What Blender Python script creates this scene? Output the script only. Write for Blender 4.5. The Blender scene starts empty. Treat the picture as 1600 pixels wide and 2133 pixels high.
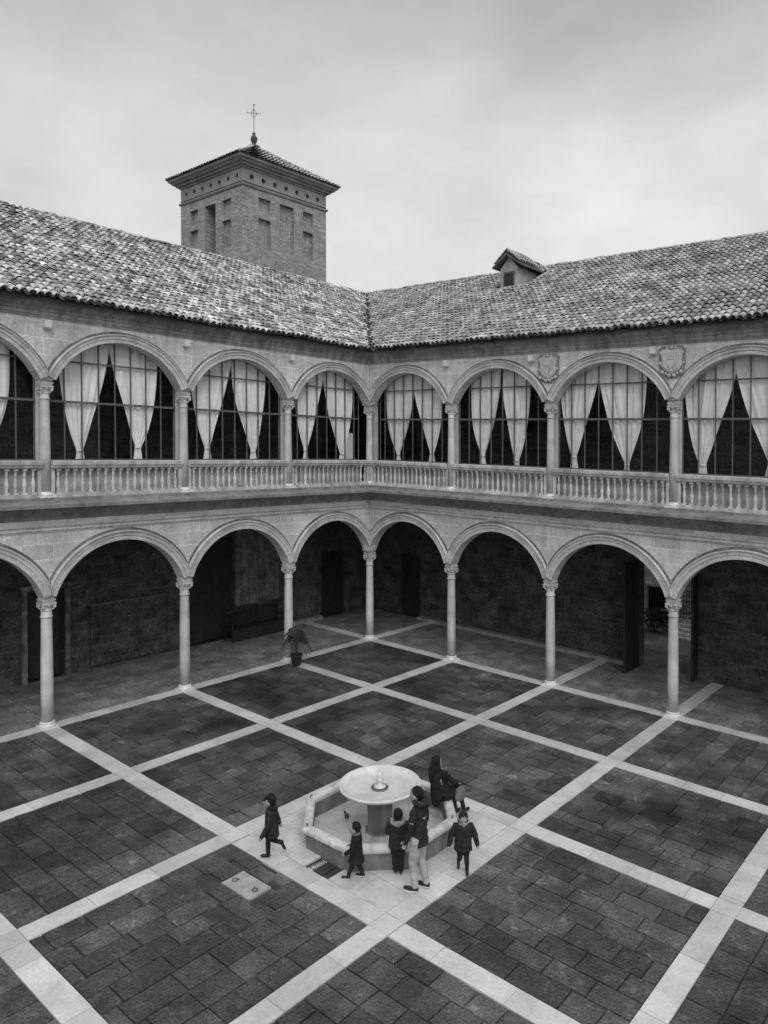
import bpy, bmesh, math, random
from mathutils import Vector, Matrix
R = math.radians
random.seed(7)
S = bpy.context.scene
COL = S.collection
# ------------------------------------------------------------------ camera
cd = bpy.data.cameras.new('camera'); cam = bpy.data.objects.new('camera', cd); COL.objects.link(cam)
S.camera = cam
cd.sensor_fit = 'HORIZONTAL'; cd.sensor_width = 36.0; cd.lens = 34.462
cd.shift_x = -0.0716; cd.shift_y = -0.0723
cd.clip_start = 0.1; cd.clip_end = 3000
YAW, PITCH, ROLL = R(38.73), R(-0.97), R(0.01)
_f = Vector((-math.sin(YAW)*math.cos(PITCH), math.cos(YAW)*math.cos(PITCH), math.sin(PITCH)))
_r = Vector((math.cos(YAW), math.sin(YAW), 0)); _u = _r.cross(_f)
_r, _u = math.cos(ROLL)*_r+math.sin(ROLL)*_u, -math.sin(ROLL)*_r+math.cos(ROLL)*_u
cam.matrix_world = Matrix(((_r.x, _u.x, -_f.x, 19.8454), (_r.y, _u.y, -_f.y, -20.4568), (_r.z, _u.z, -_f.z, 7.5509), (0, 0, 0, 1)))
# ------------------------------------------------------------------ render / view
S.render.engine = 'CYCLES'
S.render.resolution_x = 768; S.render.resolution_y = 1024
S.view_settings.view_transform = 'Standard'; S.view_settings.look = 'None'
S.view_settings.exposure = 0.0; S.view_settings.gamma = 1.0
S.cycles.max_bounces = 8; S.cycles.diffuse_bounces = 4; S.cycles.transparent_max_bounces = 12
# ------------------------------------------------------------------ overcast sky (black and white, like the photograph)
SUN_EL, SUN_AZ = R(44), R(128)
W = bpy.data.worlds.new('World'); S.world = W; W.use_nodes = True
nt = W.node_tree; nt.nodes.clear(); N = nt.nodes; Lk = nt.links
def nd(t, **k):
    n = N.new(t)
    for a, b in k.items(): setattr(n, a, b)
    return n
out = nd('ShaderNodeOutputWorld'); bg = nd('ShaderNodeBackground'); bg.inputs['Strength'].default_value = 0.1
sky = nd('ShaderNodeTexSky', sky_type='NISHITA'); sky.sun_disc = False; sky.sun_elevation = SUN_EL; sky.sun_rotation = SUN_AZ
bw = nd('ShaderNodeRGBToBW'); tc = nd('ShaderNodeTexCoord'); sep = nd('ShaderNodeSeparateXYZ')
mp = nd('ShaderNodeMapping'); mp.inputs['Scale'].default_value = (1.6, 1.6, 3.4); mp.inputs['Location'].default_value = (0.35, 0.1, 0.2)
nz = nd('ShaderNodeTexNoise'); nz.inputs['Scale'].default_value = 1.1; nz.inputs['Detail'].default_value = 5; nz.inputs['Roughness'].default_value = .5; nz.inputs['Distortion'].default_value = .5
rc = nd('ShaderNodeValToRGB'); rc.color_ramp.elements[0].position = .3; rc.color_ramp.elements[0].color = (.76,)*3+(1,); rc.color_ramp.elements[1].position = .7; rc.color_ramp.elements[1].color = (1.10,)*3+(1,)
re = nd('ShaderNodeValToRGB')
el = re.color_ramp.elements
el[0].position = 0.0; el[0].color = (.60,)*3+(1,)
el[1].position = 1.0; el[1].color = (1.0,)*3+(1,)
for p_, v_ in ((.15, .62), (.28, .63), (.38, .61), (.45, .50), (.52, .42), (.62, .60), (.75, .95)):
    e = el.new(p_); e.color = (v_,)*3+(1,)
cm = nd('ShaderNodeMath', operation='MULTIPLY'); cm2 = nd('ShaderNodeMath', operation='MULTIPLY'); cm2.inputs[1].default_value = 13.0
mx = nd('ShaderNodeMix'); mx.data_type = 'FLOAT'; mx.inputs[0].default_value = .92
Lk.new(tc.outputs['Generated'], sep.inputs[0]); Lk.new(tc.outputs['Generated'], mp.inputs[0]); Lk.new(mp.outputs[0], nz.inputs['Vector'])
Lk.new(nz.outputs['Fac'], rc.inputs[0]); Lk.new(sep.outputs['Z'], re.inputs[0])
nz2 = nd('ShaderNodeTexNoise'); nz2.inputs['Scale'].default_value = 7; nz2.inputs['Detail'].default_value = 9; nz2.inputs['Roughness'].default_value = .62; nz2.inputs['Distortion'].default_value = .3
mr = nd('ShaderNodeMapRange'); mr.inputs[1].default_value = .3; mr.inputs[2].default_value = .7; mr.inputs[3].default_value = .96; mr.inputs[4].default_value = 1.04
cm3 = nd('ShaderNodeMath', operation='MULTIPLY'); Lk.new(mp.outputs[0], nz2.inputs['Vector']); Lk.new(nz2.outputs['Fac'], mr.inputs[0]); Lk.new(rc.outputs[0], cm3.inputs[0]); Lk.new(mr.outputs[0], cm3.inputs[1])
Lk.new(cm3.outputs[0], cm.inputs[0]); Lk.new(re.outputs[0], cm.inputs[1]); Lk.new(cm.outputs[0], cm2.inputs[0])
Lk.new(sky.outputs[0], bw.inputs[0]); Lk.new(bw.outputs[0], mx.inputs[2]); Lk.new(cm2.outputs[0], mx.inputs[3])
Lk.new(mx.outputs[0], bg.inputs['Color']); Lk.new(bg.outputs[0], out.inputs[0])
sd = bpy.data.lights.new('sun', 'SUN'); sun = bpy.data.objects.new('sun', sd); COL.objects.link(sun)
sd.energy = 1.5; sd.angle = R(40); sd.color = (1, 1, 1)
sv = Vector((math.sin(SUN_AZ)*math.cos(SUN_EL), math.cos(SUN_AZ)*math.cos(SUN_EL), math.sin(SUN_EL)))
sun.rotation_euler = sv.to_track_quat('Z', 'Y').to_euler()

# ------------------------------------------------------------------ materials (all greys: the photograph is black and white)
def G(x, y): return -0.01925*x - 0.01543*y      # the court falls gently to one side
MATS = {}
def mat(name, v, rough=.85, var=.25, scale=3.0, fine=25.0, bump=.25, island=0.0, spec=.3, stain=0.0, stainz=None, joints=None, streak=0.0, bdist=.02, fvar=None, speck=0, orand=0, damp=0):
    m = bpy.data.materials.new(name); m.use_nodes = True; t = m.node_tree; n = t.nodes; l = t.links
    b = n['Principled BSDF']; b.inputs['Roughness'].default_value = rough
    b.inputs['Specular IOR Level'].default_value = spec
    tc = n.new('ShaderNodeTexCoord'); geo = n.new('ShaderNodeNewGeometry')
    def math_(op, a, bb):
        q = n.new('ShaderNodeMath'); q.operation = op
        for i, z in enumerate((a, bb)):
            if hasattr(z, 'links') or hasattr(z, 'is_linked'): l.new(z, q.inputs[i])
            else: q.inputs[i].default_value = z
        return q.outputs[0]
    def noise(sc, det=5, vec=None, dist=0):
        q = n.new('ShaderNodeTexNoise'); q.inputs['Scale'].default_value = sc; q.inputs['Detail'].default_value = det; q.inputs['Distortion'].default_value = dist
        l.new(vec if vec else geo.outputs['Position'], q.inputs['Vector']); return q.outputs['Fac']
    def remap(s, a, bb, c, d):
        q = n.new('ShaderNodeMapRange'); q.inputs[1].default_value = a; q.inputs[2].default_value = bb; q.inputs[3].default_value = c; q.inputs[4].default_value = d
        l.new(s, q.inputs[0]); return q.outputs[0]
    big = remap(noise(scale, 6, dist=.4), .3, .7, 1-var, 1+var)
    fn = remap(noise(fine, 4), .25, .75, 1-(fvar or var*.6), 1+(fvar or var*.6))
    val = math_('MULTIPLY', math_('MULTIPLY', big, fn), v)
    if island:
        val = math_('MULTIPLY', val, remap(geo.outputs['Random Per Island'], 0, 1, 1-island, 1+island))
    if stain:      # blotches of lichen / damp with their own outline
        s = remap(noise(scale*1.7+.3, 8, dist=1.0), .50, .62, 1, 1-stain)
        val = math_('MULTIPLY', val, s)
    if orand:      # every carved piece has weathered to its own tone
        oi = n.new('ShaderNodeObjectInfo'); val = math_('MULTIPLY', val, remap(oi.outputs['Random'], 0, 1, 1-orand, 1+orand))
    if damp:       # wide wet areas
        dn = noise(.23, 5, dist=.8); val = math_('MULTIPLY', val, remap(dn, .38, .60, 1-damp, 1+damp*.35))
        ro = math_('ADD', remap(dn, .38, .60, -.16, .08), rough); l.new(ro, b.inputs['Roughness'])
    if speck:      # pale lichen and lime spots
        val = math_('MULTIPLY', val, remap(noise(4.5, 9, dist=.6), .60, .70, 1, 1+speck))
        val = math_('MULTIPLY', val, remap(noise(2.3, 7, dist=.4), .30, .42, .72, 1))
    if streak:     # vertical run marks
        mpp = n.new('ShaderNodeMapping'); mpp.inputs['Scale'].default_value = (5, 5, .35); l.new(geo.outputs['Position'], mpp.inputs[0])
        val = math_('MULTIPLY', val, remap(noise(1.0, 6, mpp.outputs[0]), .35, .65, 1-streak, 1+streak*.5))
    hgt = fn
    if joints:     # ashlar joints: (width, height, depth of tone)
        jw, jh, jt = joints
        sp = n.new('ShaderNodeSeparateXYZ'); l.new(geo.outputs['Position'], sp.inputs[0])
        cb = n.new('ShaderNodeCombineXYZ'); l.new(math_('ADD', sp.outputs['X'], sp.outputs['Y']), cb.inputs[0])
        zz = math_('ADD', sp.outputs['Z'], math_('ADD', math_('MULTIPLY', sp.outputs['X'], .01925), math_('MULTIPLY', sp.outputs['Y'], .01543)))
        l.new(zz, cb.inputs[1])
        br = n.new('ShaderNodeTexBrick'); l.new(cb.outputs[0], br.inputs['Vector']); br.inputs['Scale'].default_value = 1
        br.inputs['Brick Width'].default_value = jw; br.inputs['Row Height'].default_value = jh; br.inputs['Mortar Size'].default_value = .012 if jh > .1 else .006
        br.inputs['Mortar Smooth'].default_value = .3
        br.inputs['Color1'].default_value = (1-jt,)*3+(1,); br.inputs['Color2'].default_value = (1+jt*.6,)*3+(1,); br.inputs['Mortar'].default_value = (1.32 if jh > .1 else 1.15,)*3+(1,)
        val = math_('MULTIPLY', val, br.outputs['Color'])
        hgt = math_('SUBTRACT', fn, math_('MULTIPLY', br.outputs['Fac'], .5))
    c = n.new('ShaderNodeCombineColor')
    for i in range(3): l.new(val, c.inputs[i])
    l.new(c.outputs[0], b.inputs['Base Color'])
    if bump:
        bp = n.new('ShaderNodeBump'); bp.inputs['Strength'].default_value = bump; bp.inputs['Distance'].default_value = bdist
        l.new(hgt, bp.inputs['Height']); l.new(bp.outputs[0], b.inputs['Normal'])
    MATS[name] = m; return m
M_wall = mat('ashlar_stone', .54, stain=.12, var=.18, fvar=.22, scale=.9, fine=24, joints=(.78, .40, .16), streak=.08)
M_wallu = mat('upper_stone', .57, stain=.14, var=.20, fvar=.26, scale=.9, fine=24, joints=(.85, .42, .05), streak=.15)
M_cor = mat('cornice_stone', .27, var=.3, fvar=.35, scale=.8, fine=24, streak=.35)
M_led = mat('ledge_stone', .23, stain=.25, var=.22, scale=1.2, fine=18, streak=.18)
M_mould = mat('arch_stone', .50, var=.22, fvar=.30, scale=1.5, fine=24, stain=.15)
M_colm = mat('column_marble', .49, rough=.6, orand=.10, streak=.12, var=.18, scale=2.2, fine=20, bump=.15)
M_cap = mat('capital_marble', .52, orand=.10, stain=.12, rough=.7, var=.22, scale=6, fine=40, bump=.6)
M_base = mat('base_marble', .66, rough=.7, var=.15, scale=4, fine=30)
M_bal = mat('baluster_stone', .50, orand=.16, streak=.2, var=.28, scale=3, fine=30)
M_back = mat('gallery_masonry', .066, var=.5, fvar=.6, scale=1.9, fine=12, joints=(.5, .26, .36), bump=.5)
M_plast = mat('gallery_plaster', .26, var=.35, scale=2.2, fine=10)
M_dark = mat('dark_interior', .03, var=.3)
M_rplast = mat('rough_plaster', .15, var=.5, fvar=.45, scale=2.6, fine=13, stain=.3, streak=.3)
M_edge = mat('dark_edge', .15, var=.5, fvar=.4, scale=1.6, fine=12)
M_yard = mat('lime_wash', .80, var=.25, fvar=.3, scale=2.2, fine=14, stain=.35)
M_shield = mat('shield_stone', .46, var=.2, fvar=.2, scale=4, fine=30)
M_weath2 = mat('weathered_field', .26, var=.4, fvar=.4, scale=5, fine=24)
M_wood = mat('dark_wood', .024, rough=.6, var=.3, scale=5)
M_pave = mat('dark_paving', .074, rough=.50, var=.50, fvar=.62, scale=1.1, fine=26, island=.36, damp=.42, speck=.9, spec=.4, bump=.5, stain=.22)
M_pgal = mat('gallery_paving', .17, rough=.7, var=.34, fvar=.5, scale=1.4, fine=18, speck=.5, island=.2, bump=.5)
M_soil = mat('joint_soil', .040, var=.4)
M_strip = mat('white_marble_strip', .48, rough=.6, var=.14, fvar=.13, stain=.10, scale=1.3, fine=22, island=.13, bump=.2)
M_plaza = mat('white_marble_plaza', .48, rough=.6, var=.16, fvar=.12, stain=.12, scale=1.1, fine=10, island=.05, bump=.2)
M_fount = mat('fountain_marble', .50, rough=.6, stain=.25, fvar=.2, var=.20, scale=2.5, fine=22)
M_fwall = mat('fountain_wall', .17, streak=.25, rough=.7, var=.25, scale=3, fine=26, bump=.4)
M_bowl = mat('bowl_marble', .58, rough=.45, stain=.10, var=.14, scale=3, fine=30, bump=.1)
M_tile = mat('roof_tile', .46, var=.40, fvar=.35, scale=1.3, fine=12, island=.55, bump=.6, stain=.68)
M_tileR = mat('roof_tile_grey', .36, var=.30, fvar=.3, scale=.9, fine=9, island=.42, bump=.6, stain=.35)
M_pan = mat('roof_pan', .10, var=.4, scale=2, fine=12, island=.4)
M_brick = mat('tower_brick', .29, fvar=.3, var=.2, scale=.6, fine=8, joints=(.28, .075, .32), streak=.12)
M_tcor = mat('tower_cornice', .27, var=.2, scale=1.2, fine=12)
M_troof = mat('tower_tile', .44, var=.3, scale=2, fine=16, island=.35)
M_iron = mat('iron', .06, rough=.6, var=.2)
M_mull = mat('window_steel', .11, rough=.6, var=.15)
M_conc = mat('cover_slab', .30, var=.2, fvar=.25, scale=3, fine=22)
M_black = mat('black_coat', .012, rough=.9, var=.35, scale=8, fine=60, bump=.5)
M_coat2 = mat('charcoal_coat', .02, rough=.85, var=.4, scale=9, fine=60, bump=.5)
M_hair = mat('dark_hair', .010, rough=.7, var=.5, scale=20, fine=120, bump=.8)
M_skin = mat('skin', .30, rough=.6, var=.06, bump=.05)
M_trou = mat('pale_trousers', .34, var=.2, scale=9, fine=60, bump=.5)
M_dtrou = mat('dark_trousers', .014, var=.4, scale=9, fine=60)
M_shoe = mat('dark_shoe', .015, rough=.5, var=.2)
M_sole = mat('white_sole', .6, var=.05)
M_fur = mat('pale_fur', .27, rough=.95, var=.35, scale=30, fine=120, bump=1)
M_scarf = mat('pale_scarf', .38, var=.2, scale=20)
M_grey = mat('grey_cloth', .13, var=.25, scale=9, fine=60)
M_leaf = mat('palm_leaf', .045, rough=.6, var=.4, scale=12)
M_pot = mat('dark_pot', .025, rough=.6, var=.2)
M_board = mat('board_white', .85, var=.06)
def glass_mat():
    m = bpy.data.materials.new('window_glass'); m.use_nodes = True; t = m.node_tree; n = t.nodes; l = t.links; n.clear()
    o = n.new('ShaderNodeOutputMaterial'); a = n.new('ShaderNodeBsdfTransparent'); a.inputs[0].default_value = (.985, .985, .985, 1)
    g = n.new('ShaderNodeBsdfGlossy'); g.inputs['Roughness'].default_value = .04; g.inputs[0].default_value = (1, 1, 1, 1)
    x = n.new('ShaderNodeMixShader'); fr = n.new('ShaderNodeFresnel'); fr.inputs[0].default_value = 1.14
    l.new(fr.outputs[0], x.inputs[0]); l.new(a.outputs[0], x.inputs[1]); l.new(g.outputs[0], x.inputs[2]); l.new(x.outputs[0], o.inputs[0]); return m
M_glass = glass_mat()
def cloth_mat():
    m = mat('curtain_cotton', .97, rough=.9, var=.10, scale=5, fine=40, bump=.3); t = m.node_tree; n = t.nodes; l = t.links
    b = n['Principled BSDF']; o = n['Material Output']; tr = n.new('ShaderNodeBsdfTranslucent'); tr.inputs[0].default_value = (.6, .6, .6, 1)
    x = n.new('ShaderNodeMixShader'); x.inputs[0].default_value = .10
    l.new(b.outputs[0], x.inputs[1]); l.new(tr.outputs[0], x.inputs[2]); l.new(x.outputs[0], o.inputs[0]); return m
M_curt = cloth_mat()
def water_mat():
    m = bpy.data.materials.new('water'); m.use_nodes = True; t = m.node_tree; n = t.nodes; l = t.links
    b = n['Principled BSDF']; b.inputs['Base Color'].default_value = (.93, .93, .93, 1); b.inputs['Roughness'].default_value = .03
    b.inputs['Transmission Weight'].default_value = 1; b.inputs['IOR'].default_value = 1.33
    z = n.new('ShaderNodeTexNoise'); z.inputs['Scale'].default_value = 9; g = n.new('ShaderNodeNewGeometry'); l.new(g.outputs['Position'], z.inputs['Vector'])
    bp = n.new('ShaderNodeBump'); bp.inputs['Strength'].default_value = .25; bp.inputs['Distance'].default_value = .02; l.new(z.outputs['Fac'], bp.inputs['Height']); l.new(bp.outputs[0], b.inputs['Normal'])
    tp = n.new('ShaderNodeBsdfTransparent'); x = n.new('ShaderNodeMixShader'); x.inputs[0].default_value = .25
    l.new(tp.outputs[0], x.inputs[1]); l.new(b.outputs[0], x.inputs[2]); l.new(x.outputs[0], n['Material Output'].inputs[0]); return m
M_water = water_mat()

# ------------------------------------------------------------------ mesh helpers
class MB:
    def __init__(s): s.v = []; s.f = []; s.sm = []
    def add(s, vs, fs, smooth=False):
        o = len(s.v); s.v += [tuple(v) for v in vs]; s.f += [tuple(i+o for i in f) for f in fs]; s.sm += [smooth]*len(fs)
    def box(s, x0, x1, y0, y1, z0, z1, m=None):
        vs = [Vector((x, y, z)) for z in (z0, z1) for y in (y0, y1) for x in (x0, x1)]
        if m is not None: vs = [m @ v for v in vs]
        s.add(vs, [(0, 2, 3, 1), (4, 5, 7, 6), (0, 1, 5, 4), (2, 6, 7, 3), (0, 4, 6, 2), (1, 3, 7, 5)])
    def lathe(s, prof, c=(0, 0, 0), n=24, smooth=True, sq=0.0, a0=0.0, cap=True, sx=1, sy=1):
        vs = []
        for r, z in prof:
            for k in range(n):
                a = a0+2*math.pi*k/n; vs.append((c[0]+r*sx*math.cos(a), c[1]+r*sy*math.sin(a), c[2]+z))
        fs = [(i*n+k, i*n+(k+1) % n, (i+1)*n+(k+1) % n, (i+1)*n+k) for i in range(len(prof)-1) for k in range(n)]
        s.add(vs, fs, smooth)
        if cap:
            o = len(s.v)-len(vs)
            s.f += [tuple(o+k for k in range(n))[::-1], tuple(o+(len(prof)-1)*n+k for k in range(n))]; s.sm += [False, False]
    def tube(s, pts, r, n=6, smooth=True):
        pts = [Vector(p) for p in pts]; rs = r if isinstance(r, (list, tuple)) else [r]*len(pts); vs = []
        for i, p in enumerate(pts):
            d = (pts[min(i+1, len(pts)-1)]-pts[max(i-1, 0)]).normalized()
            a = d.orthogonal().normalized() if i == 0 else (pa-d*pa.dot(d)).normalized()
            pa = a; b = d.cross(a)
            vs += [p+(a*math.cos(2*math.pi*k/n)+b*math.sin(2*math.pi*k/n))*rs[i] for k in range(n)]
        m = len(pts)
        fs = [(i*n+k, i*n+(k+1) % n, (i+1)*n+(k+1) % n, (i+1)*n+k) for i in range(m-1) for k in range(n)]
        s.add(vs, fs, smooth); o = len(s.v)-len(vs)
        s.f += [tuple(o+k for k in range(n))[::-1], tuple(o+(m-1)*n+k for k in range(n))]; s.sm += [False, False]
    def sweep(s, prof, s0, s1, mit0=0, mit1=0, segs=1, jit=0):
        """closed profile [(d,z)] swept along s; mitre: s shifts with d"""
        n = len(prof); vs = []
        for i in range(segs+1):
            t = i/segs
            for d, z in prof: vs.append((s0+(s1-s0)*t+(mit0*d if i == 0 else 0)+(mit1*d if i == segs else 0), d, z))
        fs = [(i*n+k, i*n+(k+1) % n, (i+1)*n+(k+1) % n, (i+1)*n+k) for i in range(segs) for k in range(n)]
        fs += [tuple(range(n))[::-1], tuple(segs*n+k for k in range(n))]
        s.add(vs, fs)
    def build(s, name, material, parent=None, xf=None, lift=True, recalc=True, origin=None):
        vs = [Vector(v) for v in s.v]
        if xf: vs = [Vector(xf(v)) for v in vs]
        if lift: vs = [Vector((v.x, v.y, v.z+G(v.x, v.y))) for v in vs]
        if origin is not None: vs = [v-Vector(origin) for v in vs]
        me = bpy.data.meshes.new(name); me.from_pydata([tuple(v) for v in vs], [], s.f)
        me.polygons.foreach_set('use_smooth', s.sm)
        if recalc:
            bm = bmesh.new(); bm.from_mesh(me); bmesh.ops.recalc_face_normals(bm, faces=bm.faces); bm.to_mesh(me); bm.free()
        me.materials.append(material)
        o = bpy.data.objects.new(name, me); COL.objects.link(o)
        if parent is not None: o.parent = parent
        if origin is not None: o.location = origin
        return o
def tag(o, label=None, cat=None, group=None, kind=None):
    for k, v in (('label', label), ('category', cat), ('group', group), ('kind', kind)):
        if v: o[k] = v
    return o
def empty(name, loc, label, cat, group=None, rz=0):
    o = bpy.data.objects.new(name, None); COL.objects.link(o); o.location = loc; o.rotation_euler = (0, 0, rz)
    o.empty_display_size = .2
    return tag(o, label, cat, group)
def child_copy(o, parent, loc):
    c = o.copy(); COL.objects.link(c); c.parent = parent; c.location = loc; return c
def copy_tree(o, parent, loc):
    c = child_copy(o, parent, loc)
    for ch in [q for q in COL.objects if q.parent == o]: copy_tree(ch, c, ch.location)
    return c
RW = lambda v: (v[0], v[1], v[2])            # right wing: (s,d,z) -> world
LW = lambda v: (-v[1], -v[0], v[2])          # left wing
L = 20.4; BAY = 4.0; NB = 5

# ------------------------------------------------------------------ the setting: ground, paving, strips
g = MB(); g.add([(-400, -400, -.35), (400, -400, -.35), (400, 400, -.35), (-400, 400, -.35)], [(0, 1, 2, 3)])
tag(g.build('ground', M_soil, lift=False), kind='structure').location.z = -9
g = MB(); g.box(-18, 26, -26, 14, -.5, -.03)
tag(g.build('court_bed', M_soil), kind='structure')
def slabs(mb, x0, x1, y0, y1, row, wmin, wmax, along_x=True, gap=.008, top=0.0, jit=.004, skip=None, chip=.004):
    a0, a1, b0, b1 = (x0, x1, y0, y1) if along_x else (y0, y1, x0, x1)
    nb = max(1, round((b1-b0)/row)); hs = [random.uniform(.85, 1.15) for _ in range(nb)]; t = sum(hs); b = b0
    for h in hs:
        bh = (b1-b0)*h/t; a = a0-random.uniform(0, wmax*.6)
        while a < a1:
            w = random.uniform(wmin, wmax); e = a+w
            if a1-e < wmin*.5: e = a1
            aa, ee = max(a, a0), min(e, a1); a = e
            if ee-aa < .06: continue
            g_ = gap*random.uniform(.5, 1.4)
            p, q, r_, s_ = aa+g_/2, ee-g_/2, b+g_/2, b+bh-g_/2
            if along_x: X0, X1, Y0, Y1 = p, q, r_, s_
            else: X0, X1, Y0, Y1 = r_, s_, p, q
            if skip and skip(X0, X1, Y0, Y1): continue
            z = [top+random.uniform(-jit, jit) for _ in range(4)]
            c = [random.uniform(0, chip) for _ in range(4)]
            mb.add([(X0, Y0, top-.06), (X1, Y0, top-.06), (X1, Y1, top-.06), (X0, Y1, top-.06), (X0+c[0], Y0+c[1], z[0]), (X1-c[2], Y0+c[3], z[1]), (X1-c[1], Y1-c[0], z[2]), (X0+c[3], Y1-c[2], z[3])],
                   [(4, 5, 6, 7), (0, 1, 5, 4), (1, 2, 6, 5), (2, 3, 7, 6), (3, 0, 4, 7)])
        b += bh
HW = .20      # half width of the white strips
pv = MB(); MH = (9.10, 9.90, -13.06, -12.58)
def skipmh(a, b, c, d): return b > MH[0]-.03 and a < MH[1]+.03 and d > MH[2]-.03 and c < MH[3]+.03
k = 0
for i in range(0, 6):
    for j in range(0, 6):
        if i == 2 and j == 2: continue
        along = [(3, 1), (3, 2), (3, 3)].count((i, j)) > 0 or random.random() < .5
        slabs(pv, i*4+HW, (i+1)*4-HW, -(j+1)*4+HW, -j*4-HW, .46, .45, .85, along, gap=.009, jit=.007, chip=.020, skip=skipmh if (i, j) == (2, 3) else None)
# fill round the manhole cover
for (a, b, c, d) in ((8.62, 9.08, -13.0, -12.6), (9.2, 9.7, -12.56, -12.3), (9.92, 10.2, -13.1, -12.6), (9.1, 9.6, -13.35, -13.08), (9.62, 10.2, -13.4, -13.08)):
    pv.box(a, b, c, d, -.05, .003)
tag(pv.build('courtyard_paving', M_pave), kind='structure')
gp = MB()
for i in range(-1, 6):      # gallery floors behind the columns
    slabs(gp, i*4+HW, (i+1)*4-HW, HW, 3.9, .4, .35, .7, random.random() < .5, gap=.014, top=.004, jit=.006)
    if i >= 0: slabs(gp, -3.9, -HW, -(i+1)*4+HW, -i*4-HW, .4, .35, .7, random.random() < .5, gap=.014, top=.004, jit=.006)
slabs(gp, 4-HW, 4+HW, HW, 3.9, .4, .35, .7, False, gap=.014, top=.004, jit=.006)
for i in range(1, 6): slabs(gp, -3.9, -HW, -i*4-HW, -i*4+HW, .4, .35, .7, True, gap=.014, top=.004, jit=.006)
slabs(gp, 6.4, 12.0, 3.95, 9.4, .5, .4, .8, True, gap=.014, top=.004)
tag(gp.build('gallery_floor', M_pgal), kind='structure')
st = MB()
def strip(x0, x1, y0, y1, top=.006):
    ax = (x1-x0) > (y1-y0); slabs(st, x0, x1, y0, y1, 10, .75, 1.5, ax, gap=.006, top=top, jit=.0015)
for k in range(0, 6):      # along x, at y=-4k, broken at the crossings
    for i in range(0, 6):
        strip(i*4+HW, (i+1)*4-HW, -k*4-HW, -k*4+HW); strip(k*4-HW, k*4+HW, -(i+1)*4+HW, -i*4-HW)
for k in range(6):
    for i in range(6): strip(k*4-HW, k*4+HW, -i*4-HW, -i*4+HW)
for k in (0, 2, 3, 4, 5): strip(k*4-HW, k*4+HW, HW, 3.9, .01)
strip(-3.9, -HW, -HW, HW, .01)
tag(st.build('marble_strips', M_strip), kind='structure')
pz = MB(); slabs(pz, 8+HW, 12-HW, -12+HW, -8-HW, .6, .6, .62, True, gap=.005, top=.006, jit=.001, skip=lambda a, b, c, d: 9.9 < (a+b)/2 < 10.3 and -11.75 < (c+d)/2 < -11.3)
pz.box(9.9, 10.02, -11.8, -11.42, -.05, .004)
tag(pz.build('fountain_terrace', M_plaza), kind='structure')

# ------------------------------------------------------------------ the two cloister wings
TH = .19                                     # half thickness of the arcade walls
def arch_z(x, zc, Rr, zs):                   # underside of the arch at offset x from the bay centre
    return zc+math.sqrt(max(Rr*Rr-x*x, 0)) if abs(x) < 1.85 else zs
def arcade(s_start, zc, Rr, zs, ztop):
    m = MB(); NS = 28
    if s_start < 0: m.box(s_start, .15, -TH, TH, zs, ztop)
    if s_start > 0: m.box(s_start, .2, -TH, TH, zs, ztop)
    for k in range(NB):
        c = k*BAY+2; xs = [-1.85+3.7*i/NS for i in range(NS+1)]
        a_, b_ = max(k*BAY, .15 if s_start < 0 else .2), k*BAY+.15
        if b_ > a_+.01: m.box(a_, b_, -TH, TH, zs, ztop)
        m.box(k*BAY+3.85, k*BAY+4, -TH, TH, zs, ztop)
        zz = [arch_z(x*.9999, zc, Rr, zs) for x in xs]; zz[0] = zz[-1] = zs
        vs = []
        for x, z in zip(xs, zz): vs += [(c+x, -TH, z), (c+x, -TH, ztop), (c+x, TH, z), (c+x, TH, ztop)]
        fs = []
        for i in range(NS):
            o = 4*i; fs += [(o, o+4, o+5, o+1), (o+2, o+3, o+7, o+6), (o, o+2, o+6, o+4), (o+1, o+5, o+7, o+3)]
        m.add(vs, fs)
    return m
def archivolt(c, zc, Rr, zs, w, d0):
    m = MB(); NS = 36; e = 1.999
    prof = [(-.004, -TH+.02), (-.004, -TH-.045), (.07*w, -TH-.05), (.08*w, -TH-.03), (.11*w, -TH-.03), (.12*w, -TH-.06), (.2*w, -TH-.065), (.21*w, -TH-.09), (.235*w, -TH-.105), (.255*w, -TH-.09), (.27*w, -TH-.0), (.27*w, -TH+.02)]
    a1 = math.acos((zs-zc)/Rr*1.0) if zs > zc else math.pi/2
    n = len(prof); vs = []
    for i in range(NS+1):
        a = -a1+2*a1*i/NS
        for r, d in prof:
            x = (Rr+r)*math.sin(a); z = zc+(Rr+r)*math.cos(a)
            if i in (0, NS): z = max(z, zs)
            vs.append((c+max(-e, min(e, x)), d, z))
    fs = [(i*n+k, i*n+k+1, (i+1)*n+k+1, (i+1)*n+k) for i in range(NS) for k in range(n-1)]
    m.add(vs, fs); return m
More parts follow.
